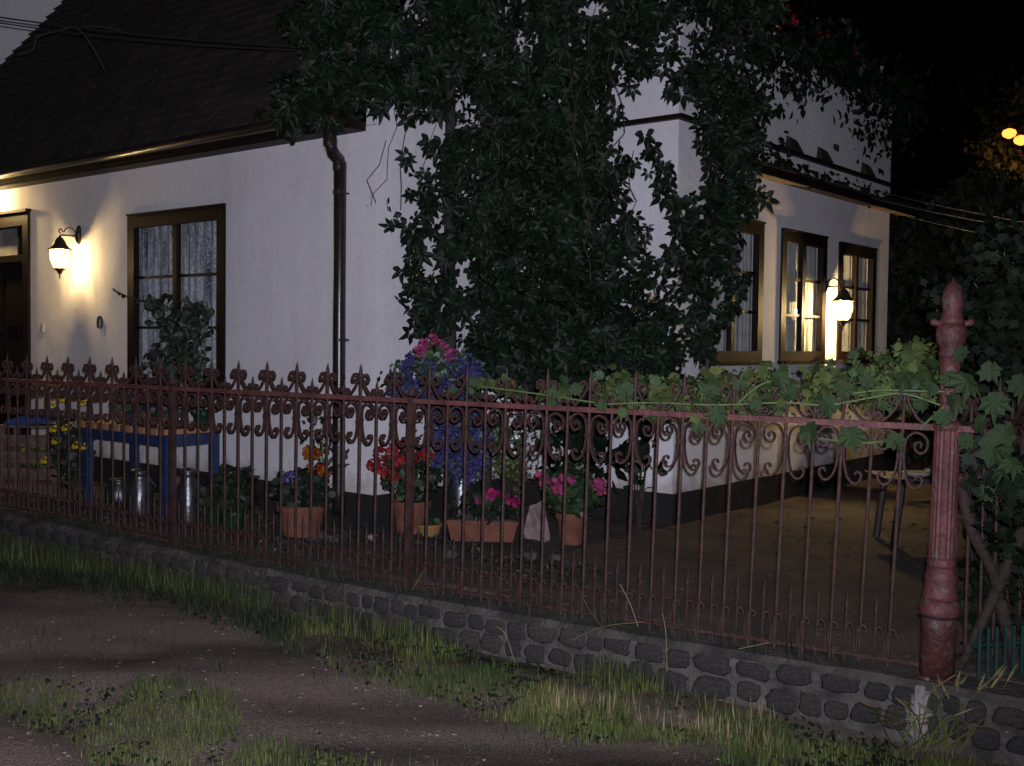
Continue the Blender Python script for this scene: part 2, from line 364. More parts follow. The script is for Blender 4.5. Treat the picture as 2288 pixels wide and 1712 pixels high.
QV = [(0, 0, 0), (-.5, .4, .1), (0, 1, .05), (.5, .4, .1)]; QF = [(0, 3, 2), (0, 2, 1)]

# ------------------------------------------------------------------ ground
FA = atY(2019, 948, 4.7); FB = atY(107, 855, 8.155); FA.z = FB.z = 0
fdir = (FB-FA).normalized(); flen = (FB-FA).length; PER = flen/24
fn = Vector((fdir.y, -fdir.x, 0))
if fn.y > 0: fn = -fn                           # toward the lane
def fpt(t, o=0, z=0): return FA+fdir*t+fn*o+Vector((0, 0, z))
def gz(x, y):
    d = (Vector((x, y, 0))-FA).dot(fn)          # distance in front of the fence
    z = -.03+.035*mnoise.noise((x*.7, y*.7, 0))+.014*mnoise.noise((x*3, y*3, 1))+.006*mnoise.noise((x*11, y*11, 2))
    z -= .07*math.exp(-((d-1.95+.15*math.sin(x*1.3))/.22)**2)+.05*math.exp(-((d-3.3)/.25)**2)
    z -= .05*math.exp(-(d/.35)**2)
    return z
g = MB(); xs = np.concatenate([[-200, -60, -20], np.arange(-8, 6, .06), [10, 20, 60, 200]]); ys = np.concatenate([[-60, -10], np.arange(2.2, 9.6, .06), [14, 30, 80, 300]])
vs = [(x, y, gz(x, y) if abs(x) < 9 and 0 < y < 10 else -.03) for y in ys for x in xs]; nx = len(xs)
g.add(vs, [(j*nx+i, j*nx+i+1, (j+1)*nx+i+1, (j+1)*nx+i) for j in range(len(ys)-1) for i in range(nx-1)])
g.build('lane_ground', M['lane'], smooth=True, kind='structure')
GZ = .22
def gard(x, y):
    d = -(Vector((x, y, 0))-FA).dot(fn); return GZ-.03+min(.05, d*.03)+.02*mnoise.noise((x*2, y*2, 5))+.008*mnoise.noise((x*9, y*9, 2))
g = MB(); nu, nv = 90, 46; vs = []
for j in range(nv+1):
    for i in range(nu+1):
        t = -4+i/nu*15; o = -.12-(j/nv)**1.6*14; p = fpt(t, o); vs.append((p.x, p.y, gard(p.x, p.y)))
for i in range(nu+1):
    p = fpt(-4+i/nu*15, -.12); vs.append((p.x, p.y, -.1))
F = [(j*(nu+1)+i, j*(nu+1)+i+1, (j+1)*(nu+1)+i+1, (j+1)*(nu+1)+i) for j in range(nv) for i in range(nu)]
b0 = (nv+1)*(nu+1); F += [(b0+i, b0+i+1, i+1, i) for i in range(nu)]
g.add(vs, F); g.build('garden_ground', M['garden'], smooth=True, kind='structure')

# ------------------------------------------------------------------ stone wall
sw = empty('stone_wall', fpt(4), 'low retaining wall of dark rough stones and pale mortar under the iron fence', 'stone wall')
def zb(t):
    n = t/PER; return .223+(n/12)*(-.0105-.0485+.0)*.5-.0*n + (n/12)**2*.0 if False else np.interp(n, [-2, 0, 6, 12, 18, 24, 34], [.22, .22, .198, .192, .22, .262, .29])
core = MB(sw.location); N = 60
for i in range(N):
    a, b = -.75+i/N*11, -.75+(i+1)/N*11
    za, zb2 = zb(a)-.05, zb(b)-.05
    core.hexa([fpt(a, .10, -.2), fpt(b, .10, -.2), fpt(b, -.13, -.2), fpt(a, -.13, -.2), fpt(a, .10, za), fpt(b, .10, zb2), fpt(b, -.13, zb2), fpt(a, -.13, za)])
core.build('mortar', M['mortar'], sw)
cop = MB(sw.location)
for i in range(N*2):
    a, b = -.75+i/N/2*11, -.75+(i+1)/N/2*11
    j = lambda q: .018*mnoise.noise((q*4, 0, 3))+.014*mnoise.noise((q*17, 0, 3)); o1, o2 = .125+2*j(a), .125+2*j(b)
    cop.hexa([fpt(a, o1, zb(a)-.055), fpt(b, o2, zb(b)-.055), fpt(b, -.14, zb(b)-.055), fpt(a, -.14, zb(a)-.055), fpt(a, o1-.02, zb(a)-.022+j(a)), fpt(b, o2-.02, zb(b)-.022+j(b)), fpt(b, -.14, zb(b)-.03), fpt(a, -.14, zb(a)-.03)])
cop.build('coping', M['coping'], sw)
def stone_mesh(k):
    r = random.Random(k); m = MB(); n = 16; vs = []
    outl = []
    for i in range(n):
        a = 2*math.pi*i/n+.3; c, s = math.cos(a), math.sin(a); p = r.choice((4, 6, 9))
        rad = (abs(c)**p+abs(s)**p)**(-1/p)*r.uniform(.86, 1.05); outl.append((c*rad*.5, s*rad*.5))
    for y, sc in ((.02, 1), (-.012, .97), (-.026, .8)):
        for x, z in outl: vs.append((x*sc, y+r.uniform(-.006, .006), z*sc))
    vs.append((0, -.028+r.uniform(-.006, .006), 0))
    f = [(i, (i+1) % n, n+(i+1) % n, n+i) for i in range(n)]+[(n+i, n+(i+1) % n, 2*n+(i+1) % n, 2*n+i) for i in range(n)]+[(2*n+i, 2*n+(i+1) % n, 3*n) for i in range(n)]
    m.add(vs, f); return m.data('stone', M['stone' if k % 3 else 'stone2'], True)
SM = [stone_mesh(k) for k in range(12)]
ang = math.atan2(fdir.y, fdir.x)
for row, (dz, h) in enumerate(((.10, .098), (.21, .10))):
    t = -.7+row*.07
    while t < 9.0:
        wd = random.choice((.08, .11, .13, .15, .18, .23))*random.uniform(.8, 1.15); hh = h*random.uniform(.8, 1.15)
        p = fpt(t+wd/2, .10+random.uniform(-.008, .012), zb(t)-dz+random.uniform(-.014, .014)); mw = Matrix.Translation(p-sw.location) @ Matrix.Rotation(ang+math.pi, 4, 'Z') @ Matrix.Rotation(random.uniform(-.13, .13), 4, 'Y')
        o = inst('stone', random.choice(SM), sw, mw @ Matrix.Diagonal((wd*.9, .8, hh, 1))); t += wd+random.uniform(-.004, .012)
# concrete lump under the post
cb = MB(); pc = atY(2078, 1600, 4.52)
def lump(c, sx, sy, sz, seed, n=9, amp=.18, taper=0):
    m = MB(); vs = []
    for j in range(n+1):
        th = math.pi*j/n
        for k in range(12):
            a = 2*math.pi*k/12; d = Vector((math.sin(th)*math.cos(a), math.sin(th)*math.sin(a), math.cos(th)))
            q = [math.copysign(abs(u)**.55, u) for u in d]; s = 1+amp*mnoise.noise((d.x*1.7+seed, d.y*1.7, d.z*1.7))+amp*.4*mnoise.noise((d.x*5+seed, d.y*5, d.z*5))
            tp = 1-taper*(q[2]+1)/2
            vs.append((c[0]+q[0]*sx*s*tp, c[1]+q[1]*sy*s*tp, c[2]+q[2]*sz*s))
    m.add(vs, [(j*12+k, j*12+(k+1) % 12, (j+1)*12+(k+1) % 12, (j+1)*12+k) for j in range(n) for k in range(12)]); return m
lump((pc.x-.03, pc.y+.04, .055), .055, .05, .13, 3, amp=.35).build('concrete_block', M['concrete'], label='pale broken concrete lump under the red cast iron gatepost', cat='concrete block')

# ------------------------------------------------------------------ iron fence
RZ = 1.262
fence = empty('iron_fence', fpt(0, 0, 0), 'long dark red wrought iron fence with spear points and scrolls on the stone wall', 'fence')
EPS, DEL = .038, .0463
FM = Matrix.Translation(fpt(0)) @ Matrix.Rotation(ang, 4, 'Z')      # local x runs left along the fence, local +y = lane or garden side
ly = (FM.to_3x3() @ Vector((0, 1, 0))).dot(fn)                       # sign: does local y face the lane
fence.matrix_world = FM @ Matrix.Rotation(-EPS*ly if ly > 0 else EPS, 4, 'X')
# keep the rail where it is measured although the whole plane leans toward the lane
fence.location = fpt(0, -EPS*RZ*.9, 0)
S1 = crom([(.066, -.226), (.072, -.212), (.088, -.214), (.094, -.23), (.086, -.252), (.068, -.264), (.048, -.256), (.031, -.232), (.02, -.195), (.014, -.15), (.013, -.1), (.018, -.06), (.035, -.034), (.06, -.024), (.088, -.033), (.106, -.056), (.106, -.085), (.091, -.108), (.069, -.109), (.055, -.092), (.058, -.072), (.073, -.064), (.083, -.075), (.077, -.086)], 3)
S2 = crom([(.094, .014), (.064, .034), (.038, .068), (.019, .104), (.017, .122), (.03, .141), (.05, .139), (.062, .12), (.06, .1), (.048, .097), (.044, .108)], 3)
S3 = crom([(.0, .018), (.012, .044), (.026, .054), (.038, .046), (.034, .034), (.024, .036)], 3)
S4 = crom([(.005, .0), (.006, .07), (.012, .11), (.024, .132), (.04, .128), (.046, .112), (.036, .104)], 3)
def mk(fn_): m = MB(); fn_(m); return m
d_scroll = mk(lambda m: m.ribbon(S1, .0085, .02)).data('scroll', M['redbar'])
d_crook = mk(lambda m: m.ribbon(S2, .009, .018)).data('top_scroll', M['redbar'])
d_curl = mk(lambda m: m.ribbon(S3, .008, .018)).data('small_curl', M['redbar'])
d_foot = mk(lambda m: m.ribbon(S4, .0075, .014)).data('foot_scroll', M['redbar'])
d_tall = mk(lambda m: m.lathe([(.0085, -1.10), (.0085, .10), (.011, .112), (.0125, .13), (.009, .16), (.0015, .205)], n=8)).data('bar', M['redbar'], False)
d_short = mk(lambda m: m.lathe([(.008, -1.10), (.008, .02), (.012, .04), (.012, .052), (.007, .07), (.001, .112)], n=8)).data('short_bar', M['redbar'])
d_dog = mk(lambda m: m.lathe([(.0055, -1.10), (.0055, -.84), (.009, -.825), (.006, -.79), (.001, -.745)], n=6)).data('spear', M['redbar'])
d_clip = mk(lambda m: m.box((0, 0, 0), (.034, .03, .02))).data('collar', M['redbar'])
ROT180 = Matrix.Rotation(math.pi, 4, 'Z')
leanM = Matrix.Rotation(-DEL, 4, 'Y')
def fm(t, z=RZ): return Matrix.Translation((t, 0, z)) @ leanM
def fence_bay(parent, n0, n1, per, skip=(), rz=RZ, step=fm, zbf=zb):
    for n in range(n0, n1):
        t = n*per
        jit = random.uniform(-.004, .004)
        inst('bar', d_tall, parent, step(t+jit, rz) )
        for r_ in (Matrix.Identity(4), ROT180):
            inst('scroll', d_scroll, parent, step(t, rz) @ r_); inst('top_scroll', d_crook, parent, step(t, rz) @ r_)
        inst('collar', d_clip, parent, step(t, rz) @ Matrix.Translation((0, 0, -.13)))
        if (n+.5) not in skip:
            inst('short_bar', d_short, parent, step(t+per/2, rz))
            for r_ in (Matrix.Identity(4), ROT180): inst('small_curl', d_curl, parent, step(t+per/2, rz) @ r_)
        for q in (.25, .75):
            inst('spear', d_dog, parent, step(t+per*q, rz))
            for r_ in (Matrix.Identity(4), ROT180):
                inst('foot_scroll', d_foot, parent, step(t+per*q-.0463*(rz-zbf(t)), rz) @ Matrix.Translation((0, 0, zbf(t)-rz+.01)) @ r_)
SK = (10.5, 18.5)
fence_bay(fence, 0, 30, PER, SK)
rl = MB(); nr = 30
rl.box((29.6*PER/2-.12, 0, RZ), (29.6*PER+.36, .026, .026))
rl.build('top_rail', M['redpaint'], fence)
rb = MB()
for i in range(60):
    a, b = -.12+i/60*8, -.12+(i+1)/60*8
    za, zc = zb(a), zb(b); rb.hexa([(a, -.012, za), (b, -.012, zc), (b, .012, zc), (a, .012, za), (a, -.012, za+.014), (b, -.012, zc+.014), (b, .012, zc+.014), (a, .012, za+.014)])
rb.build('bottom_rail', M['redbar'], fence)
for n in SK:
    st = MB(); st.box((0, 0, -.53), (.036, .036, 1.10)); st.box((0, 0, .035), (.046, .046, .012)); st.lathe([(.02, .03), (.022, .05), (.014, .07), (.0, .1)], n=8)
    o = st.build('stanchion', M['redbar'], fence); o.matrix_local = fm(n*PER)

# return fence behind the post
PD = Vector((.76, .65, 0)).normalized(); post_t = -.62*PER
pp = fpt(post_t)
rf = empty('iron_fence', pp, 'short dark red iron fence run overgrown with ivy right of the cast iron gatepost', 'fence')
rf.matrix_world = Matrix.Translation(pp) @ Matrix.Rotation(math.atan2(PD.y, PD.x), 4, 'Z')
st2 = lambda t, z: Matrix.Translation((t, 0, z))
for i in range(1, 13):
    t = .12+i*PER/2
    inst('bar', d_tall if i % 2 else d_short, rf, st2(t, RZ))
    if i % 2:
        for r_ in (Matrix.Identity(4), ROT180): inst('scroll', d_scroll, rf, st2(t, RZ) @ r_); inst('top_scroll', d_crook, rf, st2(t, RZ) @ r_)
r2 = MB(); r2.box((1, 0, RZ), (1.9, .022, .028)); r2.build('top_rail', M['redbar'], rf)
r2 = MB(); r2.box((1, 0, .26), (1.9, .022, .022)); r2.build('bottom_rail', M['redbar'], rf)

# cast iron gatepost ------------------------------------------------
post = empty('gatepost', pp, 'thick dark red cast iron gatepost with knobbed finial at the right end of the fence', 'post')
LN = (.016, 0)
def pl(name, prof, n=24, flute=0, m='postpaint', sm=True):
    b = MB(); b.lathe(prof, n=n, flute=flute, lean=LN); return b.build(name, M[m], post, smooth=sm)
pl('foot', [(.095, .10), (.095, .16), (.085, .175), (.082, .20)])
pl('base_drum', [(.072, .20), (.072, .44), (.070, .46)])
pl('collar', [(.074, .46), (.082, .468), (.086, .48), (.086, .50), (.078, .512), (.074, .53)])
pl('moulding', [(.070, .53), (.074, .55), (.068, .57), (.066, .60), (.069, .615), (.069, .63), (.062, .645), (.060, .67)])
pl('neck_band', [(.058, .67), (.060, .68), (.060, .70), (.056, .71)])
pl('fluted_shaft', [(.054, .71), (.052, 1.25)], n=36, flute=.07, sm=False)
pl('capital', [(.054, 1.25), (.060, 1.26), (.060, 1.275), (.052, 1.29)])
pl('upper_shaft', [(.040, 1.29), (.038, 1.40), (.041, 1.50), (.046, 1.56)])
pl('urn', [(.046, 1.56), (.051, 1.57), (.046, 1.585), (.044, 1.60), (.058, 1.62), (.062, 1.65), (.060, 1.68), (.050, 1.70)])
pl('finial', [(.052, 1.70), (.054, 1.712), (.046, 1.722), (.042, 1.74), (.037, 1.755), (.043, 1.775), (.045, 1.80), (.041, 1.835), (.028, 1.862), (.010, 1.876), (.004, 1.895)])
for s in (-1, 1):
    e = MB(); e.tube([(.027+s*.04, 0, 1.70), (.027+s*.065, 0, 1.702), (.027+s*.08, 0, 1.708), (.027+s*.09, 0, 1.71)], [.017, .013, .017, .010], 10)
    e.build('side_knob', M['redpaint'], post, smooth=True)
hb = MB(); hb.lathe([(.0745, .455), (.0875, .462), (.0885, .466), (.0745, .467)], lean=LN, n=24); hb.build('metal_strap', M['zinc'], post)
hs = MB(); hs.box((.062, 0, .98), (.012, .02, .56)); hs.build('side_strip', M['redpaint'], post)

# ------------------------------------------------------------------ house
HZ = .18
cA = atY(836, 1108, 7.9); PZ = .476
dA = Vector((-3000, 2440, 0)).normalized(); nA = Vector((-dA.y, dA.x, 0)); nA = nA if nA.y < 0 else -nA
cCB = atY(1502, 1105, 8.16); dB = Vector((-nA.x, -nA.y, 0)); nB = Vector((-dA.x, -dA.y, 0))
cA.z = cCB.z = 0
off = (cCB-cA).dot(-nA)
cDC = cA+dB*off
house = empty('house', (cA.x, cA.y, 0), 'white plastered old house with dark steep roof, brown windows and black plinth', 'house')
HO = house.location
class Fr:
    def __init__(s, P, d, n): s.P, s.d, s.n = P, d, n
    def __call__(s, a, z, o=0): return s.P+s.d*a+s.n*o+Vector((0, 0, z))
    def s_at(s, px, py): return (hit(px, py, s.P, s.n)-s.P).dot(s.d)
    def z_at(s, px, py): return hit(px, py, s.P, s.n).z
FRA = Fr(cA, dA, nA); FRD = Fr(cA, dB, nB); FRC = Fr(cDC, (cCB-cDC).normalized(), nA); FRB = Fr(cCB, dB, nB)
LC = (cCB-cDC).length
def fbox(m, F, a0, a1, z0, z1, o0, o1):
    c = [F(a0, z0, o0), F(a1, z0, o0), F(a1, z0, o1), F(a0, z0, o1), F(a0, z1, o0), F(a1, z1, o0), F(a1, z1, o1), F(a0, z1, o1)]
    if (c[1]-c[0]).cross(c[3]-c[0]).z < 0: c = [c[i] for i in (0, 3, 2, 1, 4, 7, 6, 5)]
    m.hexa(c)
def wall(F, a0, a1, z0, z1, ops, name='wall', reveal=.12):
    m = MB(HO); A = sorted({a0, a1, *[o[0] for o in ops], *[o[1] for o in ops]}); Z = sorted({z0, z1, *[o[2] for o in ops], *[o[3] for o in ops]})
    for i in range(len(A)-1):
        for j in range(len(Z)-1):
            ca, cz = (A[i]+A[i+1])/2, (Z[j]+Z[j+1])/2
            if any(o[0] < ca < o[1] and o[2] < cz < o[3] for o in ops): continue
            m.quad(F(A[i], Z[j]), F(A[i+1], Z[j]), F(A[i+1], Z[j+1]), F(A[i], Z[j+1]))
    for o in ops:
        a, b, c, d = o; P = [(a, c), (b, c), (b, d), (a, d)]
        for k in range(4):
            p, q = P[k], P[(k+1) % 4]; m.quad(F(p[0], p[1]), F(q[0], q[1]), F(q[0], q[1], -reveal), F(p[0], p[1], -reveal))
    return m.build(name, M['stucco'], house)
EAVE = 3.16; LA = 7.8
aW0, aW1 = FRA.s_at(500, 463), FRA.s_at(292, 495); zWt = FRA.z_at(400, 480); zWb = 1.17
aD0 = FRA.s_at(66, 600); aD1 = aD0+1.25; zDt = FRA.z_at(40, 484)
wall(FRA, 0, LA, HZ, EAVE, [(aW0, aW1, zWb, zWt), (aD0, aD1, HZ, zDt)])
# gable / parapet wall D
g = MB(HO); sl = math.tan(R(60))
g.quad(FRD(0, HZ), FRD(off, HZ), FRD(off, 3.45+off*sl), FRD(0, 3.45))
T = .11
g.quad(FRA(0, EAVE-.01, .0), FRA(T, EAVE-.01, .0), FRA(T, 3.45, 0), FRA(0, 3.45, 0))
g.quad(FRD(0, 3.45), FRD(off, 3.45+off*sl), FRD(off, 3.45+off*sl)+dA*T, FRD(0, 3.45)+dA*T)
g.build('gable_wall', M['stucco'], house)
wall(FRC, 0, LC, HZ, 6.2, [], 'wall')
LB = 4.32; ZB = 4.12
wins = []
for (x0, x1, yt) in ((1572, 1697, 509), (1745, 1839, 540), (1873, 1950, 566)):
    wins.append((FRB.s_at(x0, 700), FRB.s_at(x1, 700), 1.49, FRB.z_at(x1, yt)))
wall(FRB, 0, LB, HZ, ZB, wins)
m = MB(HO); pend = FRB(LB, 0); m.quad(FRB(LB, HZ), FRB(LB, HZ)+dA*4, FRB(LB, ZB)+dA*4, FRB(LB, ZB)); m.build('back_wall', M['stucco'], house)
m = MB(HO); m.quad(FRB(0, ZB-.002), FRB(LB, ZB-.002), FRB(LB, ZB-.002)+dA*5, FRB(0, ZB-.002)+dA*5); m.build('flat_roof', M['roof'], house)
m = MB(HO)
for F, a0, a1 in ((FRA, 0, aD0-.02), (FRA, aD1+.02, LA), (FRD, -.012, off), (FRC, 0, LC+.012), (FRB, -.0, LB)): fbox(m, F, a0, a1, HZ-.1, PZ, .002, .014)
m.build('plinth', M['plinth'], house)
# cornice on C and B
m = MB(HO); fbox(m, FRC, 0, LC+.05, 3.265, 3.30, .0, .05); fbox(m, FRB, 0, LB, 3.265, 3.30, .0, .05); m.build('cornice', M['brown'], house)
for px in (1768, 1837, 1935):
    a = FRB.s_at(px, 340)
    m = MB(HO); c = [FRB(a-.13, 3.302, .0), FRB(a+.13, 3.302, .0), FRB(a+.13, 3.302, .06), FRB(a-.13, 3.302, .06), FRB(a-.1, 3.43, .0), FRB(a+.05, 3.42, .0), FRB(a+.05, 3.40, .03), FRB(a-.1, 3.41, .03)]
    m.hexa([c[i] for i in (0, 3, 2, 1, 4, 7, 6, 5)]); m.build('cornice_tile', M['roof'], house)
# pent roof / eaves board on B
aP = FRB.s_at(1625, 390)
m = MB(HO); N = 10
for i in range(3):    # lapped boards running along the wall
    o0, o1 = .003+i*.07, .003+i*.07+.066; zz = 2.975+.012*(2-i)
    fbox(m, FRB, aP+.03*math.sin(i*2), LB+.3+.06*math.sin(i*3), zz, zz+.018, o0, o1)
m.build('eaves_board', M['eaveswood'], house)
m = MB(HO); fbox(m, FRB, aP-.02, LB+.28, 2.965, 3.04, .212, .228); m.build('fascia', M['brown'], house)
m = MB(HO); c = [FRB(aP, 3.06, .003), FRB(LB+.3, 3.06, .003), FRB(LB+.3, 3.035, .24), FRB(aP, 3.035, .24)]
c = [c[i] for i in (0, 3, 2, 1)]; m.hexa(c+[q+Vector((0, 0, .02)) for q in c]); m.build('eaves_roof', M['roof'], house)
# windows
def window(F, a0, a1, z0, z1, cur, fw=.055, rows=3, sill=True, order=False):
    wn = MB(HO); o = .018
    if a0 > a1: a0, a1 = a1, a0
    for (p, q, r, s) in ((a0-.03, a0+fw, z0-.02, z1+.035), (a1-fw, a1+.03, z0-.02, z1+.035), (a0+fw, a1-fw, z1-fw, z1+.035), (a0+fw, a1-fw, z0-.02, z0+fw)): fbox(wn, F, p, q, r, s, -.04, o)
    fbox(wn, F, a0-.032, a1+.032, z1+.036, z1+.05, -.02, o+.012)
    root = wn.build('window', M['brown'], house)
    c = (a0+a1)/2; mu = MB(HO); fbox(mu, F, c-.03, c+.03, z0+fw, z1-fw, -.04, .006); mu.build('mullion', M['brown'], root)
    h = (z1-z0-2*fw)
    for k in range(1, rows):
        zz = z0+fw+h*k/rows
        for (p, q) in ((a0+fw, c-.03), (c+.03, a1-fw)):
            b = MB(HO); fbox(b, F, p, q, zz-.012, zz+.012, -.034, -.006); b.build('glazing_bar', M['brown'], root)
    for k in range(rows):
        for (p, q) in ((a0+fw, c-.03), (c+.03, a1-fw)):
            b = MB(HO); z_0, z_1 = z0+fw+h*k/rows, z0+fw+h*(k+1)/rows; tl = random.uniform(-.002, .002)
            b.quad(F(p, z_0, -.022+tl), F(q, z_0, -.022-tl), F(q, z_1, -.022-tl), F(p, z_1, -.022+tl)); b.build('pane', M['glass'], root)
    if sill:
        b = MB(HO); fbox(b, F, a0-.06, a1+.06, z0-.055, z0-.021, .003, .085); b.build('sill', M['brown'], root)
    b = MB(HO); n = 90; vs = []
    for i in range(n+1):
        a = a0+(a1-a0)*i/n; ww = .018*math.sin(i*.9)+.01*math.sin(i*2.1+1)
        for zz in (z0, (z0+z1)/2, z1): vs.append(F(a, zz, -.078+ww*(1 if zz < z1 else .6)))
    b.add(vs, [(i*3+j, (i+1)*3+j, (i+1)*3+j+1, i*3+j+1) for i in range(n) for j in range(2)]); b.build('curtain', M[cur], root, smooth=True)
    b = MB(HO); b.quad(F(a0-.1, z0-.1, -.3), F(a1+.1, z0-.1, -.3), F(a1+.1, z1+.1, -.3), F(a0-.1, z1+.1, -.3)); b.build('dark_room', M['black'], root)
    return root
window(FRA, aW0, aW1, zWb, zWt, 'lace', fw=.075)
for i, q in enumerate(wins): window(FRB, *q, 'sheer', fw=.06)
# door
dr = MB(HO)
for (p, q, r, s) in ((aD0-.02, aD0+.09, HZ, zDt+.03), (aD1-.09, aD1+.02, HZ, zDt+.03), (aD0+.09, aD1-.09, zDt-.1, zDt+.03), (aD0+.09, aD1-.09, 2.36, 2.43)): fbox(dr, FRA, p, q, r, s, -.1, .03)
fbox(dr, FRA, aD0-.04, aD1+.04, zDt+.031, zDt+.06, -.02, .06)
door = dr.build('door', M['brown'], house)
b = MB(HO); fbox(b, FRA, aD0+.09, aD1-.09, HZ, 2.36, -.09, -.05); b.build('door_leaf', M['brown'], door)
for k, (z0, z1) in enumerate(((.3, .9), (1.0, 1.55), (1.65, 2.25))):
    for (p, q) in ((aD0+.15, aD0+.58), (aD0+.67, aD1-.15)):
        b = MB(HO); fbox(b, FRA, p, q, z0, z1, -.05, -.035); fbox(b, FRA, p+.06, q-.06, z0+.06, z1-.06, -.035, -.022); b.build('door_panel', M['brown'], door)
b = MB(HO); fbox(b, FRA, aD0+.28, aD0+.31, 2.43, zDt-.1, -.07, -.03); b.build('glazing_bar', M['brown'], door)
b = MB(HO); b.quad(FRA(aD0+.09, 2.43, -.05), FRA(aD1-.09, 2.43, -.05), FRA(aD1-.09, zDt-.1, -.05), FRA(aD0+.09, zDt-.1, -.05)); b.build('pane', M['glass'], door)
b = MB(HO); b.quad(FRA(aD0+.09, 2.4, -.09), FRA(aD1-.09, 2.4, -.09), FRA(aD1-.09, zDt-.1, -.09), FRA(aD0+.09, zDt-.1, -.09)); b.build('curtain', M['sheer'], door)
b = MB(HO); fbox(b, FRA, aD0-.1, aD1+.1, HZ-.1, HZ+.12, .0, .45); b.build('doorstep', M['mortar'], house)
# roof A: eave board, gutter, shingle courses
m = MB(HO); fbox(m, FRA, T, LA+.2, EAVE-.045, EAVE+.02, .003, .16); m.build('soffit', M['brown'], house)
m = MB(HO); fbox(m, FRA, T, LA+.2, EAVE-.02, EAVE+.09, .162, .18); m.build('fascia', M['brown'], house)
gm = MB(HO); n = 8; vs = []
for i, a in enumerate((T-.02, LA+.25)):
    for k in range(n+1):
        th = math.pi+math.pi*k/n
        for rr in (.062, .056): vs.append(FRA(a, EAVE+.065+rr*math.sin(th), .245+rr*math.cos(th)))
st_ = (n+1)*2; fs = []
for k in range(n):
    for q in (0, 1): fs.append((k*2+q, (k+1)*2+q, st_+(k+1)*2+q, st_+k*2+q))
fs += [(0, 1, st_+1, st_), (n*2, n*2+1, st_+n*2+1, st_+n*2)]; gm.add(vs, fs); gm.build('gutter', M['brownm'], house, smooth=True)
RS = R(58); up = Vector((-nA.x*math.cos(RS), -nA.y*math.cos(RS), math.sin(RS))); rn = Vector((nA.x*math.sin(RS), nA.y*math.sin(RS), math.cos(RS)))
r0 = FRA(0, EAVE+.09, .22)
def rp(a, u, o=0): return r0+dA*a+up*u+rn*o
m = MB(HO); m.quad(rp(T, 0), rp(LA+.2, 0), rp(LA+.2, 6.5), rp(T, 6.5)); m.build('roof', M['roof'], house)
m = MB(HO); ex = .115
for r_ in range(50):
    a = T
    while a < LA+.2:
        wd = random.uniform(.12, .2); b = min(a+wd-.006, LA+.2); th = random.uniform(.008, .02); u0 = r_*ex+random.uniform(-.012, .012); u1 = u0+ex*1.15
        if b-a > .03: m.hexa([rp(a, u0, .012), rp(b, u0, .012), rp(b, u1, .0), rp(a, u1, .0), rp(a, u0, .012+th+.012), rp(b, u0, .012+th+.012), rp(b, u1, .012), rp(a, u1, .012)])
        a += wd
m.build('roof_shingles', M['roof'], house, kind='stuff')
m = MB(HO); 
tp = FRA(.06, EAVE+.17, .1); m.box(tp, (.13, .1, .13), .5); m.build('verge_tile', M['terracotta'], house)
m = MB(HO); m.box(FRA(.2, EAVE+.55, .1), (.06, .06, .1), .3); m.build('verge_tile', M['terracotta'], house)
# chimney
ch = MB(HO); cc = atY(1706, -20, 10.4); ch.box((cc.x, cc.y, 4.6), (.2, .2, 1.4), .5); ch.box((cc.x, cc.y, 5.32), (.26, .26, .05), .5); ch.build('chimney', M['stucco'], house)
# downpipe
def wp(px, py, o): 
    P = hit(px, py, cA+nA*o, nA); return P
dp = MB(HO); pts = [wp(738, 262, .22), wp(738, 326, .22), wp(744, 342, .19), wp(756, 356, .1), wp(760, 372, .09), wp(758, 700, .09), wp(757, 1100, .09), wp(757, 1150, .09)]
dp.tube(pts, .047, 14); dpo = dp.build('downpipe', M['brownm'], house, smooth=True)
for y in (430, 760, 1040):
    b = MB(HO); q = wp(759, y, .09); b.lathe([(.051, -.012), (.051, .012)], q, 14); b.tube([q, q-nA*.09], .008, 6); b.build('pipe_clip', M['brownm'], dpo)
for y in (372, 318):
    b = MB(HO); q = wp(759 if y > 340 else 738, y, .09 if y > 340 else .22); b.lathe([(.05, -.03), (.052, .0), (.05, .03)], q, 14); b.build('pipe_socket', M['brownm'], dpo)
# small metal hook on the wall beside the pipe etc.
b = MB(); q = hit(95, 733, cA+nA*.012, nA); b.box(q, (.05, .025, .08), math.atan2(dA.y, dA.x)); b.build('doorbell', M['whiteplastic'], label='small pale doorbell box on the white wall beside the door', cat='doorbell')
hsh = MB(); q = hit(223, 722, cA+nA*.012, nA); ax = dA
pts = [q+ax*(-.036*math.sin(a))*-1+Vector((0, 0, .06*math.cos(a))) for a in np.linspace(-2.55, 2.55, 16)]
hsh.tube(pts, [.006]+[.011]*14+[.006], 8); hsh.build('horseshoe', M['horseshoe'], label='dark iron horseshoe nailed to the white wall left of the big window', cat='horseshoe')

# neighbouring house (top left)
nb = empty('neighbouring_house', (-8.2, 12.9, 0), 'tall white wall of a neighbouring house behind the left end of the dark roof', 'house')
m = MB(); 
m.hexa([(-3, 0, 0), (3.2, 0, 0), (3.2, 4, 0), (-3, 4, 0), (-3, 0, 7.5), (3.2, 0, 7.5), (3.2, 4, 7.5), (-3, 4, 7.5)]); m.build('wall', M['stucco'], nb)
m = MB(); m.hexa([(-3.2, -.3, 7.51), (3.4, -.3, 7.51), (3.4, 4.2, 7.51), (-3.2, 4.2, 7.51), (-3.2, 1.9, 9.5), (3.4, 1.9, 9.5), (3.4, 2.1, 9.5), (-3.2, 2.1, 9.5)]); m.build('roof', M['roof'], nb)

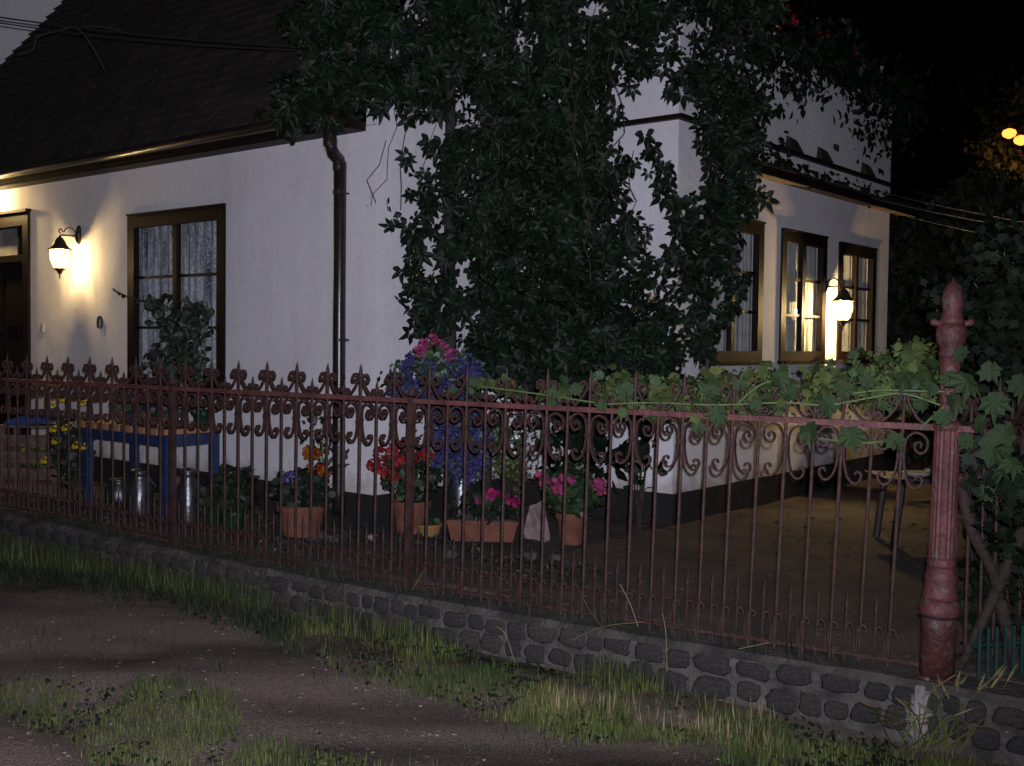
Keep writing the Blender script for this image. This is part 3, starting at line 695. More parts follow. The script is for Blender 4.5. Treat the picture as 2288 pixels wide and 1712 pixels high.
# ------------------------------------------------------------------ lanterns
def lantern(wallpt, nrm, label, power, s=1.0):
    """wallpt: back plate centre on the wall"""
    base = wallpt+nrm*.20*s+Vector((0, 0, -.40*s))
    L = empty('wall_lantern', base, label, 'lantern', 'lit wall lanterns on the white house')
    def bp(f, name, mm='bronze', sm=True):
        b = MB(); f(b); b.v = [v*s for v in b.v]; return b.build(name, M[mm], L, smooth=sm)
    w0 = -nrm*.20
    bp(lambda b: b.tube([w0+Vector((0, 0, .40-.09)), w0+nrm*.006+Vector((0, 0, .40-.06)), w0+nrm*.012+Vector((0, 0, .40)), w0+nrm*.006+Vector((0, 0, .46)), w0+Vector((0, 0, .49))], [.012, .03, .036, .03, .012], 12), 'back_plate')
    bp(lambda b: (b.tube([w0+nrm*.01+Vector((0, 0, .385)), nrm*-.10+Vector((0, 0, .385)), nrm*-.02+Vector((0, 0, .385)), nrm*.0+Vector((0, 0, .37))], .008, 8),
                  b.tube([w0+nrm*.01+Vector((0, 0, .41))]+[nrm*(-.10+.06*math.cos(a))+Vector((0, 0, .40+.06*math.sin(a))) for a in np.linspace(2.8, .2, 9)], .006, 8),
                  b.tube([nrm*(-.01+.018*math.cos(a))+Vector((0, 0, .42+.022*math.sin(a))) for a in np.linspace(-1.6, 3.6, 9)], .006, 8)), 'arm')
    bp(lambda b: b.lathe([(.105, .245), (.112, .25), (.09, .262), (.062, .29), (.048, .325), (.028, .352), (.01, .365), (.008, .38)], n=16), 'cap')
    bp(lambda b: b.lathe([(.088, .243), (.092, .20), (.086, .15), (.064, .09), (.052, .07)], n=12, cap=False), 'glass', 'lampglass', False)
    for k in range(6):
        a = 2*math.pi*k/6+.3; bp(lambda b: b.tube([(.091*math.cos(a), .091*math.sin(a), .243), (.095*math.cos(a), .095*math.sin(a), .20), (.089*math.cos(a), .089*math.sin(a), .15), (.054*math.cos(a), .054*math.sin(a), .07)], .0035, 5), 'rib')
    bp(lambda b: b.lathe([(.001, -.03), (.007, -.015), (.006, .01), (.02, .025), (.03, .045), (.056, .062), (.058, .07)], n=14), 'bottom_cap')
    bp(lambda b: b.lathe([(.012, .10), (.026, .13), (.03, .16), (.02, .19), (.012, .21)], n=12), 'bulb', 'bulb')
    ld = bpy.data.lights.new('lantern_light', 'POINT'); ld.energy = power; ld.color = (1, .66, .27); ld.shadow_soft_size = .035*s
    lo = bpy.data.objects.new('lantern_light', ld); COL.objects.link(lo); lo.parent = L; lo.location = (0, 0, .155*s)
    for o in L.children:
        if o.name.startswith('bulb'): o.visible_shadow = True
    return L
LP = 240
lantern(hit(178, 525, cA, nA), nA, 'lit brass lantern hanging from the white wall between the door and the big window', LP)
lantern(hit(1839, 637, cCB, nB), nB, 'brightest lit lantern on the wall between the two right windows', LP*4.5)
# globe lamp above the door (left edge of the frame)
gp = hit(-8, 424, cA, nA)
gl = empty('wall_lantern', gp, 'lit round lamp under the eaves above the door, cut by the left edge', 'lantern', 'lit wall lanterns on the white house')
b = MB(); b.tube([(0, 0, .05), tuple(nA*.1+Vector((0, 0, .06))), tuple(nA*.18+Vector((0, 0, .03)))], .012, 8); b.build('arm', M['bronze'], gl)
b = MB(); b.lathe([(.02, .03), (.06, .02), (.1, -.02), (.115, -.06), (.112, -.065), (.09, -.03), (.02, .01)], tuple(nA*.18), 18); b.build('shade', M['bronze'], gl, smooth=True)
b = MB(); b.lathe([(.01, -.115), (.04, -.105), (.055, -.07), (.04, -.03), (.01, -.01)], tuple(nA*.18), 16); b.build('bulb', emit('lit_globe', (1, .75, .35), 12), gl, smooth=True)
ld = bpy.data.lights.new('lantern_light', 'POINT'); ld.energy = 55; ld.color = (1, .66, .27); ld.shadow_soft_size = .04
lo = bpy.data.objects.new('lantern_light', ld); COL.objects.link(lo); lo.parent = gl; lo.location = nA*.18+Vector((0, 0, -.13))

# ------------------------------------------------------------------ vegetation helpers
def leafmats(pts, size, face=(0, -1, .25), fs=.55, tip=(0, 0, -1), ts=.6):
    o = []
    for p in pts:
        s_ = size*random.uniform(.65, 1.2); o.append(lm(p, Vector(face)+rv(fs), Vector(tip)+rv(ts), s_))
    return o
def blob(c, rx, ry, rz, n, shell=.55):
    o = []
    for _ in range(n):
        d = rv().normalized(); r = random.uniform(shell, 1)**.7; o.append(Vector((c[0]+d.x*rx*r, c[1]+d.y*ry*r, c[2]+d.z*rz*r)))
    return o
def clump(poly, nc, per, spread, Yf):
    """points in small clumps; poly gives the outline as seen, Yf the distance"""
    o = []
    for x, y in samp(poly, nc):
        Y = Yf(x, y)
        for _ in range(per): o.append(atY(x+random.gauss(0, spread), y+random.gauss(0, spread), Y+random.gauss(0, .09)))
    return o
def U(a, b): return lambda x, y: random.uniform(a, b)

# ------------------------------------------------------------------ big climbing vine (creeper)
base = atZ(1130, 1170, .22)
vine = empty('climbing_vine', (.35, 8.0, .22), 'huge dark five-leaved creeper hanging over the corner of the white house', 'climbing vine')
VO = Vector(vine.location)
tr = MB(VO)
for px, r0_, Y in ((1006, .045, 7.75), (1092, .04, 7.95)):
    pts = [atY(px+8*math.sin(y*.01)*(.6 if Y > 7.8 else .2), y, Y) for y in range(1130, -80, -55)]; pts[0].z = .2
    tr.tube(pts, [r0_*(1-.015*i) for i in range(len(pts))], 10)
tr.build('trunk', M['darkbark'], vine, smooth=True)
sm_ = MB(VO)
for k in range(18):    # thin hanging stems
    x, y = random.uniform(860, 1420), random.uniform(0, 350); Y = random.uniform(7.3, 8.1); pts = []
    for i in range(9):
        pts.append(atY(x, y, Y)); x += random.gauss(0, 14); y += random.uniform(25, 60)
        if x < 1040 and y > 480: break
        if y > 820: break
    if len(pts) > 2: sm_.tube(pts, .0035, 4)
STR = [[(985, 520), (1000, 590), (985, 640), (930, 690), (950, 735), (1000, 720), (1030, 660)], [(1240, 470), (1250, 560)], [(1500, 560), (1530, 600), (1490, 690), (1560, 740), (1580, 790)], [(1440, 760), (1470, 820), (1500, 860)],
       [(930, 540), (935, 600), (945, 660), (955, 700), (985, 735)], [(1600, 360), (1640, 400), (1690, 430), (1650, 470)], [(1610, 560), (1640, 650), (1600, 720), (1570, 780)], [(1450, 330), (1500, 420), (1540, 520)]]
pv = []
for st_ in STR:
    Y = random.uniform(7.3, 7.8); c = crom(st_, 6); pts = [atY(x, y, Y) for x, y in c]; sm_.tube(pts, .004, 4)
    for q in c:
        for _ in range(2): pv.append(atY(q[0]+random.gauss(0, 16), q[1]+random.gauss(0, 16), Y+random.gauss(0, .05)))
sm_.build('stem', M['bark'], vine)
A_ = [(650, -40), (640, 120), (625, 210), (632, 290), (655, 320), (700, 290), (790, 262), (830, 230), (880, 210), (1000, 240), (1100, -40)]
B_ = [(820, 60), (810, 240), (850, 300), (830, 360), (850, 420), (835, 480), (880, 520), (960, 530), (1020, 560), (1060, 610), (1120, 600), (1120, 100)]
C_ = [(1050, -40), (1050, 600), (1075, 700), (1080, 800), (1200, 830), (1400, 820), (1450, 780), (1450, 640), (1410, 560), (1440, 500), (1440, 420), (1400, 340), (1350, 330), (1360, 200), (1250, 100), (1250, -40)]
D_ = [(1150, -40), (1730, -40), (1740, 100), (1690, 180), (1690, 260), (1680, 330), (1740, 400), (1660, 395), (1580, 400), (1565, 330), (1540, 210), (1380, 190), (1200, 150)]
E_ = [(1550, 390), (1640, 400), (1670, 430), (1640, 470), (1640, 530), (1590, 600), (1570, 690), (1530, 620), (1530, 560), (1525, 500)]
F_ = [(1060, 720), (1500, 760), (1500, 880), (1450, 930), (1380, 900), (1250, 850), (1050, 860)]
pts = clump(A_, 125, 7, 18, U(7.2, 8.1))+clump(B_, 56, 6, 16, U(7.3, 8.3))+clump(C_, 265, 6, 20, U(7.3, 8.5))+clump(D_, 160, 7, 17, U(7.4, 8.8))+clump(E_, 32, 5, 15, U(7.4, 8.0))+clump(F_, 60, 6, 20, U(7.4, 8.2))
K_ = [(1250, 40), (1330, 200), (1300, 500), (1400, 700), (1250, 800), (1120, 760), (1100, 500), (1130, 250)]
pts += clump(K_, 110, 7, 16, U(7.8, 8.5))
pts += [p for p in pv]
mats_ = leafmats([p-VO for p in pts], .098)
random.shuffle(mats_)
big = sorted(mats_, key=lambda m: -(m.to_scale().x)/(m.translation.y+8))[:300]; ids = {id(m) for m in big}
lmesh = MB(); lmesh.add(CV, CF); ld_ = lmesh.data('leaf', M['creeper'])
for m_ in big: inst('leaf', ld_, vine, m_)
rest = [np.array(m) for m in mats_ if id(m) not in ids]
for k, (a, b_, c) in enumerate(((.5, -.5, .1), (-.4, -.2, -.2), (.1, -.9, .2))): scatter('leaves', curl(CV, a, b_, c), CF, rest[k::3], M['creeper'], vine, kind='stuff')
# vine on top of the far wall (roses)
rv_ = empty('climbing_rose', FRB(2.5, ZB), 'dark rambling rose with small red flowers on top of the far white wall', 'climbing rose')
RO = Vector(rv_.location); pts = []
for _ in range(2300):
    a = random.uniform(.1, LB+.35); o = random.gauss(.05, .13); zz = ZB+.12+random.gauss(0, .14)-(random.random()**3)*.55*(1.1 if a > 3 else .7)
    pts.append(FRB(a, zz+.12*math.sin(a*3), abs(o)+.02)-RO)
scatter('leaves', SV, SF, leafmats(pts, .085, face=nB+Vector((0, -.4, .3)), fs=.7), M['creeper'], rv_, kind='stuff')
hd = MB()
for p in blob((0, 0, 0), .04, .04, .035, 16, .8):
    m_ = lm(p, p, rv(), .035); hd.add([m_ @ Vector(v) for v in RV], RF)
rosem = hd.data('flower_head', M['fl_red'])
for px, py in ((1774, 45), (1700, 25), (1830, 82), (1850, 86), (1912, 115), (1755, 22), (1733, 60)):
    q = atY(px, py, 9.2+(px-1700)/300*2.0); inst('flower_head', rosem, rv_, Matrix.Translation(q-RO))
m = MB(RO); m.tube([FRB(a, ZB-.02+.05*math.sin(a*4), .07) for a in np.linspace(.1, LB+.2, 24)], .012, 5); m.build('stem', M['darkbark'], rv_)
# ivy trailing on the eaves of wall B
iv = empty('ivy', FRB(1.6, 3.0), 'ivy trailing along the small eaves of the far wall above the windows', 'ivy')
IO = Vector(iv.location); pts = []
for _ in range(330):
    a = aP-.2+random.random()**1.6*(LB-1.0); pts.append(FRB(a, 3.09+random.gauss(0, .035)+.06*math.exp(-a), .02+random.random()*.24)-IO)
for _ in range(120): a = aP-.25+random.random()*1.2; pts.append(FRB(a, 3.2+random.gauss(0, .1), .03+random.random()*.1)-IO)
scatter('leaves', IV, IF, leafmats(pts, .06, face=nB+Vector((0, -.5, .6)), fs=.5), M['creeper'], iv, kind='stuff')

# dark fine-leaved bush under the vine
def bush(name, label, cat, c, rx, ry, rz, n, tv, tf, size, mt, group=None, stems=5, shell=.55, kind_leaf='leaves', z0=.22, tip=(0, 0, 1)):
    e = empty(name, (c[0], c[1], z0), label, cat, group); O = Vector(e.location)
    P = []
    lobes = [(Vector((c[0]+random.uniform(-.45, .45)*rx, c[1]+random.uniform(-.4, .4)*ry, c[2]+random.uniform(-.4, .5)*rz)), random.uniform(.45, .7)) for _ in range(7)]
    for q, s_ in lobes: P += blob(q, rx*s_, ry*s_, rz*s_, n//7, shell)
    ms = []
    for p in P:
        out = Vector((p.x-c[0], p.y-c[1], (p.z-c[2])*.7)).normalized(); ms.append(lm(p-O, out+rv(.5)+Vector((0, -.3, .2)), Vector(tip)*.6+out*.6+rv(.4), size*random.uniform(.6, 1.2)))
    scatter('leaves', tv, tf, ms, M[mt], e, kind='stuff')
    b = MB(O)
    for k in range(stems):
        t = Vector((c[0]+random.uniform(-.5, .5)*rx, c[1]+random.uniform(-.5, .5)*ry, c[2]+random.uniform(-.2, .4)*rz)); s0 = Vector((c[0]+random.uniform(-.1, .1)*rx, c[1]+random.uniform(-.1, .1)*ry, z0-.02))
        b.tube([s0, s0.lerp(t, .5)+rv(.02), t], [.008, .006, .003], 5)
    b.build('stem', M['bark'], e); return e
c = atY(1150, 790, 8.0); bush('shrub', 'dense dark fine-leaved shrub in front of the house corner beneath the creeper', 'shrub', (c.x, c.y, c.z-.05), .42, .3, .33, 4200, QV, QF, .035, 'conifer')
c = atY(1300, 880, 7.9); bush('shrub', 'broad-leaved dark shrub low against the white corner right of the flower pots', 'shrub', (c.x, c.y, c.z-.2), .32, .28, .55, 420, SV, SF, .12, 'creeper', shell=.5)
c = atY(1430, 1010, 7.8); bush('shrub', 'sparse dark shrub with large leaves beside the white corner behind the fence', 'shrub', (c.x, c.y, c.z), .2, .15, .42, 75, SV, SF, .13, 'creeper', stems=7)
c = atY(1150, 990, 7.9); bush('shrub', 'yellowish green feathery bush behind the clay trough', 'shrub', (c.x, c.y, c.z-.12), .2, .15, .36, 1100, SV, SF, .035, 'yellowleaf')

# ------------------------------------------------------------------ potted plants
def flowermesh(k, r, n, pet, name='flower_head'):
    b = MB()
    for p in blob((0, 0, 0), r, r, r*.75, n, .75):
        m_ = lm(p, p+rv(.005), rv(), pet*random.uniform(.8, 1.2)); b.add([m_ @ Vector(v) for v in RV], RF)
    return b.data(name, M['fl_'+k])
FM_ = {k: flowermesh(k, .042, 22, .034) for k in ('red', 'pink', 'magenta')}
FM_['orange'] = flowermesh('orange', .03, 16, .036); FM_['yellow'] = flowermesh('yellow', .022, 12, .03); FM_['purple'] = flowermesh('purple', .03, 16, .02); FM_['white'] = flowermesh('white', .012, 6, .018)
def potted(label, px, ybase, wpx, hpx, kind, fol, flowers, group=None, zg=.25, Y=None, trough=False, name='flower_pot', cat='potted plant', potmat='terracotta', leafm='potleaf', leafs=.055, tmpl=(RV, RF), nleaf=260):
    """fol: (dz above rim, rx, ry, rz)"""
    q = atZ(px, ybase, zg) if Y is None else atY(px, ybase, Y)
    if Y is not None: zg = q.z
    Z = q.y; r = wpx/2*Z/FPX; h = hpx*Z/FPX
    e = empty(name, (q.x, q.y+r*.8, zg), label, cat, group, rz=ang)
    b = MB()
    if trough:
        d = min(.09, r); bb = [(-r*.88, -d*.8, 0), (r*.88, -d*.8, 0), (r*.88, d*.8, 0), (-r*.88, d*.8, 0), (-r, -d, h*.82), (r, -d, h*.82), (r, d, h*.82), (-r, d, h*.82)]
        b.hexa(bb); b.box((0, 0, h*.9), (2*r+.02, 2*d+.02, h*.18)); b.build('pot', M[potmat], e)
        b = MB(); b.box((0, 0, h*.985), (2*r-.03, 2*d-.03, .01)); b.build('soil', M['garden'], e); e.rotation_euler.z = random.uniform(-.15, .1)
    else:
        b.lathe([(r*.68, 0), (r*.72, .01), (r*.9, h*.8), (r*1.0, h*.8), (r*1.02, h*.84), (r*1.0, h), (r*.9, h), (r*.86, h*.9), (.001, h*.9)], n=24, cap=False); b.build('pot', M[potmat], e, smooth=False)
    dz, rx, ry, rz = fol; c = Vector((0, 0, h+dz)); ms = []
    for p in blob(c, rx, ry, rz, nleaf, .35):
        out = (p-c).normalized(); ms.append(lm(p, out+rv(.5)+Vector((0, -.3, .3)), out+rv(.5), leafs*random.uniform(.6, 1.2)))
    scatter('foliage', tmpl[0], tmpl[1], ms, M[leafm], e, kind='stuff')
    s_ = MB()
    mwi = e.matrix_basis.inverted()
    for (fx, fy, k) in flowers:
        p = mwi @ atY(fx, fy, e.location.y-ry*.5+random.uniform(-.03, .03)); inst('flower_head', FM_[k], e, Matrix.Translation(p) @ Matrix.Rotation(random.random()*6, 4, 'Z') @ Matrix.Scale(random.uniform(.8, 1.25), 4))
        s_.tube([Vector((p.x*.3, p.y*.3, h)), p], .003, 4)
    s_.build('stem', M['greystem'], e) if flowers else None
    return e
potted('large terracotta pot of dark leaves with a small purple bloom, left of the downpipe', 665, 1204, 116, 72, 'terracotta', (.1, .24, .18, .13), [(650, 1062, 'purple'), (640, 1072, 'purple'), (662, 1070, 'purple')], leafm='darkpotleaf', nleaf=420)
potted('terracotta pot of bright red geraniums standing right of the downpipe', 915, 1196, 92, 74, '', (.17, .22, .18, .2), [(850, 1015, 'red'), (865, 1000, 'red'), (835, 1040, 'red'), (858, 1055, 'red'), (880, 1062, 'red'), (872, 1035, 'red'), (895, 1030, 'red'), (940, 1022, 'red'), (955, 1012, 'red'), (965, 1018, 'red'), (885, 1005, 'red'), (905, 995, 'red'), (843, 1045, 'red'), (975, 1015, 'red')], leafm='darkpotleaf', nleaf=420)
potted('long clay trough with magenta geraniums in front of the yellowish bush', 1078, 1218, 160, 50, '', (.06, .24, .1, .12), [(1093, 1110, 'magenta'), (1102, 1103, 'magenta'), (1140, 1118, 'magenta'), (1150, 1125, 'magenta'), (1085, 1116, 'pink')], trough=True, leafm='darkpotleaf', nleaf=380)
potted('terracotta pot of pink geraniums at the right end of the row of pots', 1278, 1220, 74, 72, '', (.15, .2, .16, .2), [(1243, 1080, 'pink'), (1252, 1092, 'pink'), (1265, 1072, 'pink'), (1240, 1092, 'pink'), (1210, 1068, 'pink'), (1335, 1083, 'pink'), (1345, 1088, 'pink')], nleaf=420)
potted('low orange clay bowl on the ground beside the red geranium pot', 957, 1200, 62, 26, '', (-.01, .05, .05, .02), [], potmat='terraold', name='clay_bowl', cat='clay bowl', nleaf=14)
q = atZ(1198, 1212, .25); lump((q.x, q.y+.12, .36), .10, .09, .13, 11, amp=.4, taper=.45).build('rock', M['rock'], label='pale pinkish broken rock between the clay trough and the pink geranium pot', cat='rock')
# orange marigold by the downpipe
q = atZ(708, 1165, .25); q.y = max(q.y, 7.6)
e = empty('marigold_plant', (q.x, q.y, .22), 'tall leafy plant with orange flowers just left of the downpipe', 'flowering plant'); O = Vector(e.location); pts = []
for _ in range(170): pts.append(atY(718+random.gauss(0, 18), random.uniform(935, 1160), q.y+random.gauss(0, .06))-O)
scatter('foliage', SV, SF, leafmats(pts, .06, tip=(0, 0, .6)), M['darkpotleaf'], e, kind='stuff')
for fx, fy in ((683, 1010), (695, 1012), (708, 1013), (690, 1048), (715, 1050), (725, 1060), (688, 1020), (718, 1058)): inst('flower_head', FM_['orange'], e, Matrix.Translation(atY(fx, fy, q.y-.08)-O) @ Matrix.Rotation(random.random()*6, 4, 'Z'))
b = MB(O); b.tube([atY(715, 1165, q.y), atY(720, 1050, q.y), atY(722, 945, q.y)], .006, 5); b.build('stem', M['greystem'], e)
# zinc can with lobelia
q = atY(1030, 1150, 7.55)
zc = empty('milk_can', (q.x, q.y, .23), 'tall grey zinc can with blue lobelia spilling over it, beside the red geraniums', 'milk can')
b = MB(); hh = atY(1030, 1050, 7.55).z-.23; b.lathe([(.09, 0), (.095, .02), (.095, hh*.75), (.06, hh*.92), (.06, hh), (.068, hh+.01)], n=24); b.build('body', M['zinc'], zc, smooth=True)
def cascade(label, poly, Y0, Y1, n, flecks, heads, base, name='flower_basket', cat='hanging basket', leafm='potleaf', hang=None, fcol='fl_blue'):
    e = empty(name, base, label, cat); O = Vector(base)
    J = lambda: random.gauss(0, 9)
    pts = [atY(x+J(), y+J(), random.uniform(Y0, Y1))-O for x, y in samp(poly, n)]
    scatter('foliage', SV, SF, leafmats(pts, .045, fs=.7), M[leafm], e, kind='stuff')
    pts = [p for p in (clump(poly, flecks//9, 9, 7, U(Y0-.02, (Y0+Y1)/2))) for p in [p-O]]
    scatter('flowers', RV, RF, leafmats(pts, .021, fs=.5), M[fcol], e, kind='stuff')
    for fx, fy, k in heads: inst('flower_head', FM_[k], e, Matrix.Translation(atY(fx, fy, Y0-.03)-O) @ Matrix.Scale(random.uniform(.5, .85), 4))
    return e
low = [(965, 920), (1000, 900), (1080, 905), (1090, 960), (1085, 1030), (1060, 1065), (1020, 1075), (985, 1040), (955, 990)]
e = cascade('mass of blue lobelia trailing below the hanging basket above the zinc can', low, 7.35, 7.6, 500, 1700, [], tuple(atY(1030, 920, 7.5)), name='lobelia_plant', cat='flowering plant')
b = MB(Vector(e.location)); b.lathe([(.07, -.02), (.1, .06), (.1, .07), (.09, .07)], atY(1030, 925, 7.5), 18, cap=False); b.tube([atY(1030, 925, 7.5), atY(1028, 1050, 7.55)], .01, 6); b.build('pot', M['darkmetal'], e)
upp = [(865, 860), (880, 815), (930, 790), (985, 800), (1010, 780), (1060, 800), (1090, 840), (1080, 890), (1000, 900), (930, 905), (880, 890)]
e = cascade('hanging basket of pink geraniums and blue lobelia in front of the creeper trunk', upp, 7.3, 7.65, 620, 1300, [(945, 778, 'pink'), (935, 785, 'pink'), (948, 768, 'pink'), (990, 772, 'pink'), (1000, 780, 'pink'), (1005, 792, 'pink'), (1012, 790, 'pink'), (1000, 798, 'pink'), (968, 757, 'pink'), (985, 765, 'pink')], tuple(atY(975, 850, 7.5)))
gtop = [(925, 800), (960, 755), (1010, 770), (1030, 810), (980, 830), (935, 825)]
pts = [atY(x, y, random.uniform(7.3, 7.6))-Vector(e.location) for x, y in samp(gtop, 150)]
scatter('geranium_leaves', RV, RF, leafmats(pts, .06), M['potleaf'], e, kind='stuff')
b = MB(Vector(e.location)); c = atY(975, 880, 7.5); b.lathe([(.05, -.1), (.12, -.03), (.15, .04), (.14, .04)], c, 20, cap=False)
for a in (0, 2.1, 4.2): b.tube([c+Vector((.14*math.cos(a), .14*math.sin(a), .04)), atY(1000, 700, 7.7)], .003, 4)
b.build('basket', M['darkwood'], e)
# white flecked plant
wf = [(1085, 860), (1150, 860), (1170, 950), (1130, 1010), (1090, 990)]
cascade('small white-flowered plant right of the blue lobelia', wf, 7.5, 7.8, 300, 260, [], tuple(atY(1125, 950, 7.6)), name='white_flower_plant', cat='flowering plant', fcol='fl_white')

# ------------------------------------------------------------------ blue table with things on it
tF = atY(368, 961, 8.3); ZT = tF.z
L_, W_ = 1.22, .52
tb = empty('garden_table', (tF.x, tF.y, .25), 'blue wooden garden table with orange edged top crowded with pots in front of the wall', 'table')
tb.rotation_euler = (0, 0, math.atan2(dA.y, dA.x))       # local +x to the left along the wall
TW = (tb.matrix_basis.to_3x3() @ Vector((0, 1, 0))).dot(-nA); sg = 1 if TW > 0 else -1
H_ = ZT-.25
b = MB(); b.box((L_/2, sg*W_/2, H_-.02), (L_, W_, .04)); b.build('top', M['orangewood'], tb)
for i in range(14):
    b = MB(); b.box((.04+i*(L_-.08)/13, -sg*.006, H_-.022), (.066, .012, .052)); b.build('edge_tile', M['orangewood' if i % 2 else 'rock'] if False else (M['orangewood'] if i % 2 else M['terracotta']), tb)
b = MB(); b.box((L_/2, sg*.035, H_-.09), (L_-.08, .022, .09)); b.build('apron', M['bluepaint'], tb)
b = MB(); b.box((.035, sg*W_/2, H_-.09), (.022, W_-.08, .09)); b.build('apron', M['bluepaint'], tb)
for x in (.04, L_-.04):
    for y in (.045, W_-.045):
        b = MB(); b.box((x, sg*y, (H_-.04)/2-.02), (.062, .062, H_-.0)); b.build('leg', M['bluepaint'], tb)
def ontable(u, v): return tb.matrix_basis @ Vector((u, sg*v, H_+.0))
def small_pot(label, u, v, r, h, potmat, leafm, heads, nleaf=120, fr=.11, name='flower_pot', cat='potted plant', fh=.1, tmpl=(RV, RF), ls=.045):
    p = ontable(u, v); e = empty(name, p, label, cat); b = MB()
    b.lathe([(r*.7, 0), (r, h*.8), (r*1.08, h*.82), (r*1.08, h), (r*.95, h), (.001, h*.92)], n=18, cap=False); b.build('pot', M[potmat], e)
    c = Vector((0, 0, h+fh*.6)); ms = [lm(q, q-c+rv(.05)+Vector((0, -.1, .08)), q-c+rv(.05), ls*random.uniform(.6, 1.2)) for q in blob(c, fr, fr, fh, nleaf, .35)]
    scatter('foliage', tmpl[0], tmpl[1], ms, M[leafm], e, kind='stuff')
    for k in heads:
        d = rv().normalized(); inst('flower_head', FM_[k], e, Matrix.Translation(c+Vector((d.x*fr*.8, -abs(d.y)*fr*.8, fh*.5+abs(d.z)*fh*.6))) @ Matrix.Scale(.7, 4))
    return e
small_pot('blue glazed cup with a small green plant on the blue table', .62, .12, .045, .09, 'bluecloth', 'potleaf', [], 60, .06)
small_pot('brown clay pot of reddish flowers in the middle of the blue table', .42, .14, .09, .13, 'terracotta', 'darkpotleaf', ['magenta', 'red', 'pink'], 200, .14)
small_pot('orange clay pot behind the blue cup on the blue table', .70, .3, .07, .12, 'terraold', 'darkpotleaf', ['magenta', 'pink'], 160, .13)
small_pot('small clay pot with pink bloom at the left of the blue table', .88, .2, .06, .1, 'terracotta', 'yellowleaf', ['pink'], 120, .1)
small_pot('green glazed pot on the right corner of the blue table', -.06, .3, .075, .13, 'greenglass', 'darkpotleaf', ['pink'], 130, .1)
small_pot('tiny clay pot near the front corner of the blue table', .2, .1, .045, .075, 'terraold', 'darkpotleaf', [], 60, .06)
p = ontable(.1, .2); e = empty('glass_jar', p, 'shiny glass jar between the clay pots and the green pot on the table', 'glass jar')
b = MB(); b.lathe([(.035, 0), (.045, .02), (.045, .1), (.03, .13), (.03, .15), (.034, .155)], n=16); b.build('jar', M['glassdark'], e, smooth=True)
b = MB(); b.lathe([(.036, .15), (.036, .17), (.01, .18)], n=16); b.build('lid', M['zinc'], e, smooth=True)
# tall plant before the window
p = ontable(.35, .3); e = empty('potted_plant', p, 'tall leggy potted plant rising from the table in front of the big window', 'potted plant'); O = Vector(p)
b = MB(); b.lathe([(.07, 0), (.1, .17), (.108, .17), (.108, .2), (.095, .2)], n=18); b.build('pot', M['terracotta'], e)
b = MB(O); ms = []
for st_ in ([(395, 900), (400, 800), (412, 740), (430, 690)], [(395, 900), (385, 800), (370, 720), (350, 680), (300, 668), (268, 655), (252, 645)], [(395, 900), (420, 820), (445, 740), (455, 695)], [(395, 900), (400, 830), (392, 760)], [(395, 900), (425, 850), (440, 800)], [(395, 900), (365, 850), (345, 800)]):
    c = crom(st_, 6); P = [atY(x, y, p.y) for x, y in c]; b.tube(P, .006, 5)
    for i, (x, y) in enumerate(c[3:]):
        if x < 345: 
            if i % 4 == 0: ms += leafmats([atY(x, y, p.y)-O], .05)
            continue
        for _ in range(9): ms += leafmats([atY(x+random.gauss(0, 11), y+random.gauss(0, 11), p.y+random.gauss(0, .04))-O], .075, tip=(0, 0, .3), ts=.8)
b.build('stem', M['bark'], e); scatter('foliage', SV, SF, ms, M['darkpotleaf'], e, kind='stuff')
# things under and around the table
def can(label, px, ybase, r, h, lid=True, mt='zinc'):
    q = atZ(px, ybase, .25); e = empty('milk_can', (q.x, q.y, .24), label, 'milk can'); b = MB()
    b.lathe([(r*.95, 0), (r, .015), (r, h*.62), (r*.62, h*.8), (r*.62, h*.9), (r*.72, h*.93)], n=24); b.build('body', M[mt], e, smooth=True)
    b = MB(); b.lathe([(r*.7, h*.93), (r*.74, h*.96), (r*.5, h), (r*.1, h*1.02)], n=24); b.build('lid', M[mt], e, smooth=True)
    b = MB(); b.tube([Vector((r*.95, 0, h*.55)), Vector((r*1.25, 0, h*.62)), Vector((r*.7, 0, h*.82))], .008, 6); b.build('handle', M[mt], e); return e
can('shiny metal milk churn under the middle of the blue table', 312, 1150, .1, .36)
can('metal milk churn with bright domed lid right of the front table leg', 420, 1165, .085, .4)
can('low zinc pail on the ground behind the left table leg', 265, 1120, .11, .2)
q = atZ(345, 1150, .25); b = MB(); b.lathe([(.09, 0), (.08, .02), (.075, .28), (.0, .285)], (q.x+.05, q.y+.3, .23), 14); b.build('tree_stump', M['wood'], smooth=False, label='short wooden log standing under the blue table', cat='log')
potted('dark glossy-leaved potted plant right of the metal churns', 515, 1185, 60, 40, '', (.14, .22, .16, .2), [], potmat='greenglass', leafm='darkpotleaf', nleaf=300, tmpl=(IV, IF), leafs=.07)
potted('small green glazed pot with a trailing plant beside the churn', 470, 1175, 50, 45, '', (.05, .12, .1, .12), [], potmat='greenglass', leafm='darkpotleaf', nleaf=120)
potted('clay planter of dull foliage at the far left behind the fence', 52, 1092, 66, 46, '', (.1, .3, .15, .16), [(55, 1000, 'orange')], trough=True, nleaf=300, leafm='yellowleaf', zg=.25)
q = atZ(160, 1110, .25); e = bush('shrub', 'bushy plant with yellow flowers left of the blue table', 'shrub', (q.x, q.y, .62), .2, .18, .42, 700, RV, RF, .05, 'darkpotleaf', shell=.4)
for fx, fy in ((120, 958), (147, 955), (170, 995), (186, 997), (100, 1028), (182, 900), (125, 985), (190, 890), (115, 905), (140, 890)): inst('flower_head', FM_['yellow'], e, Matrix.Translation(atY(fx, fy, q.y-.16)-Vector(e.location)))
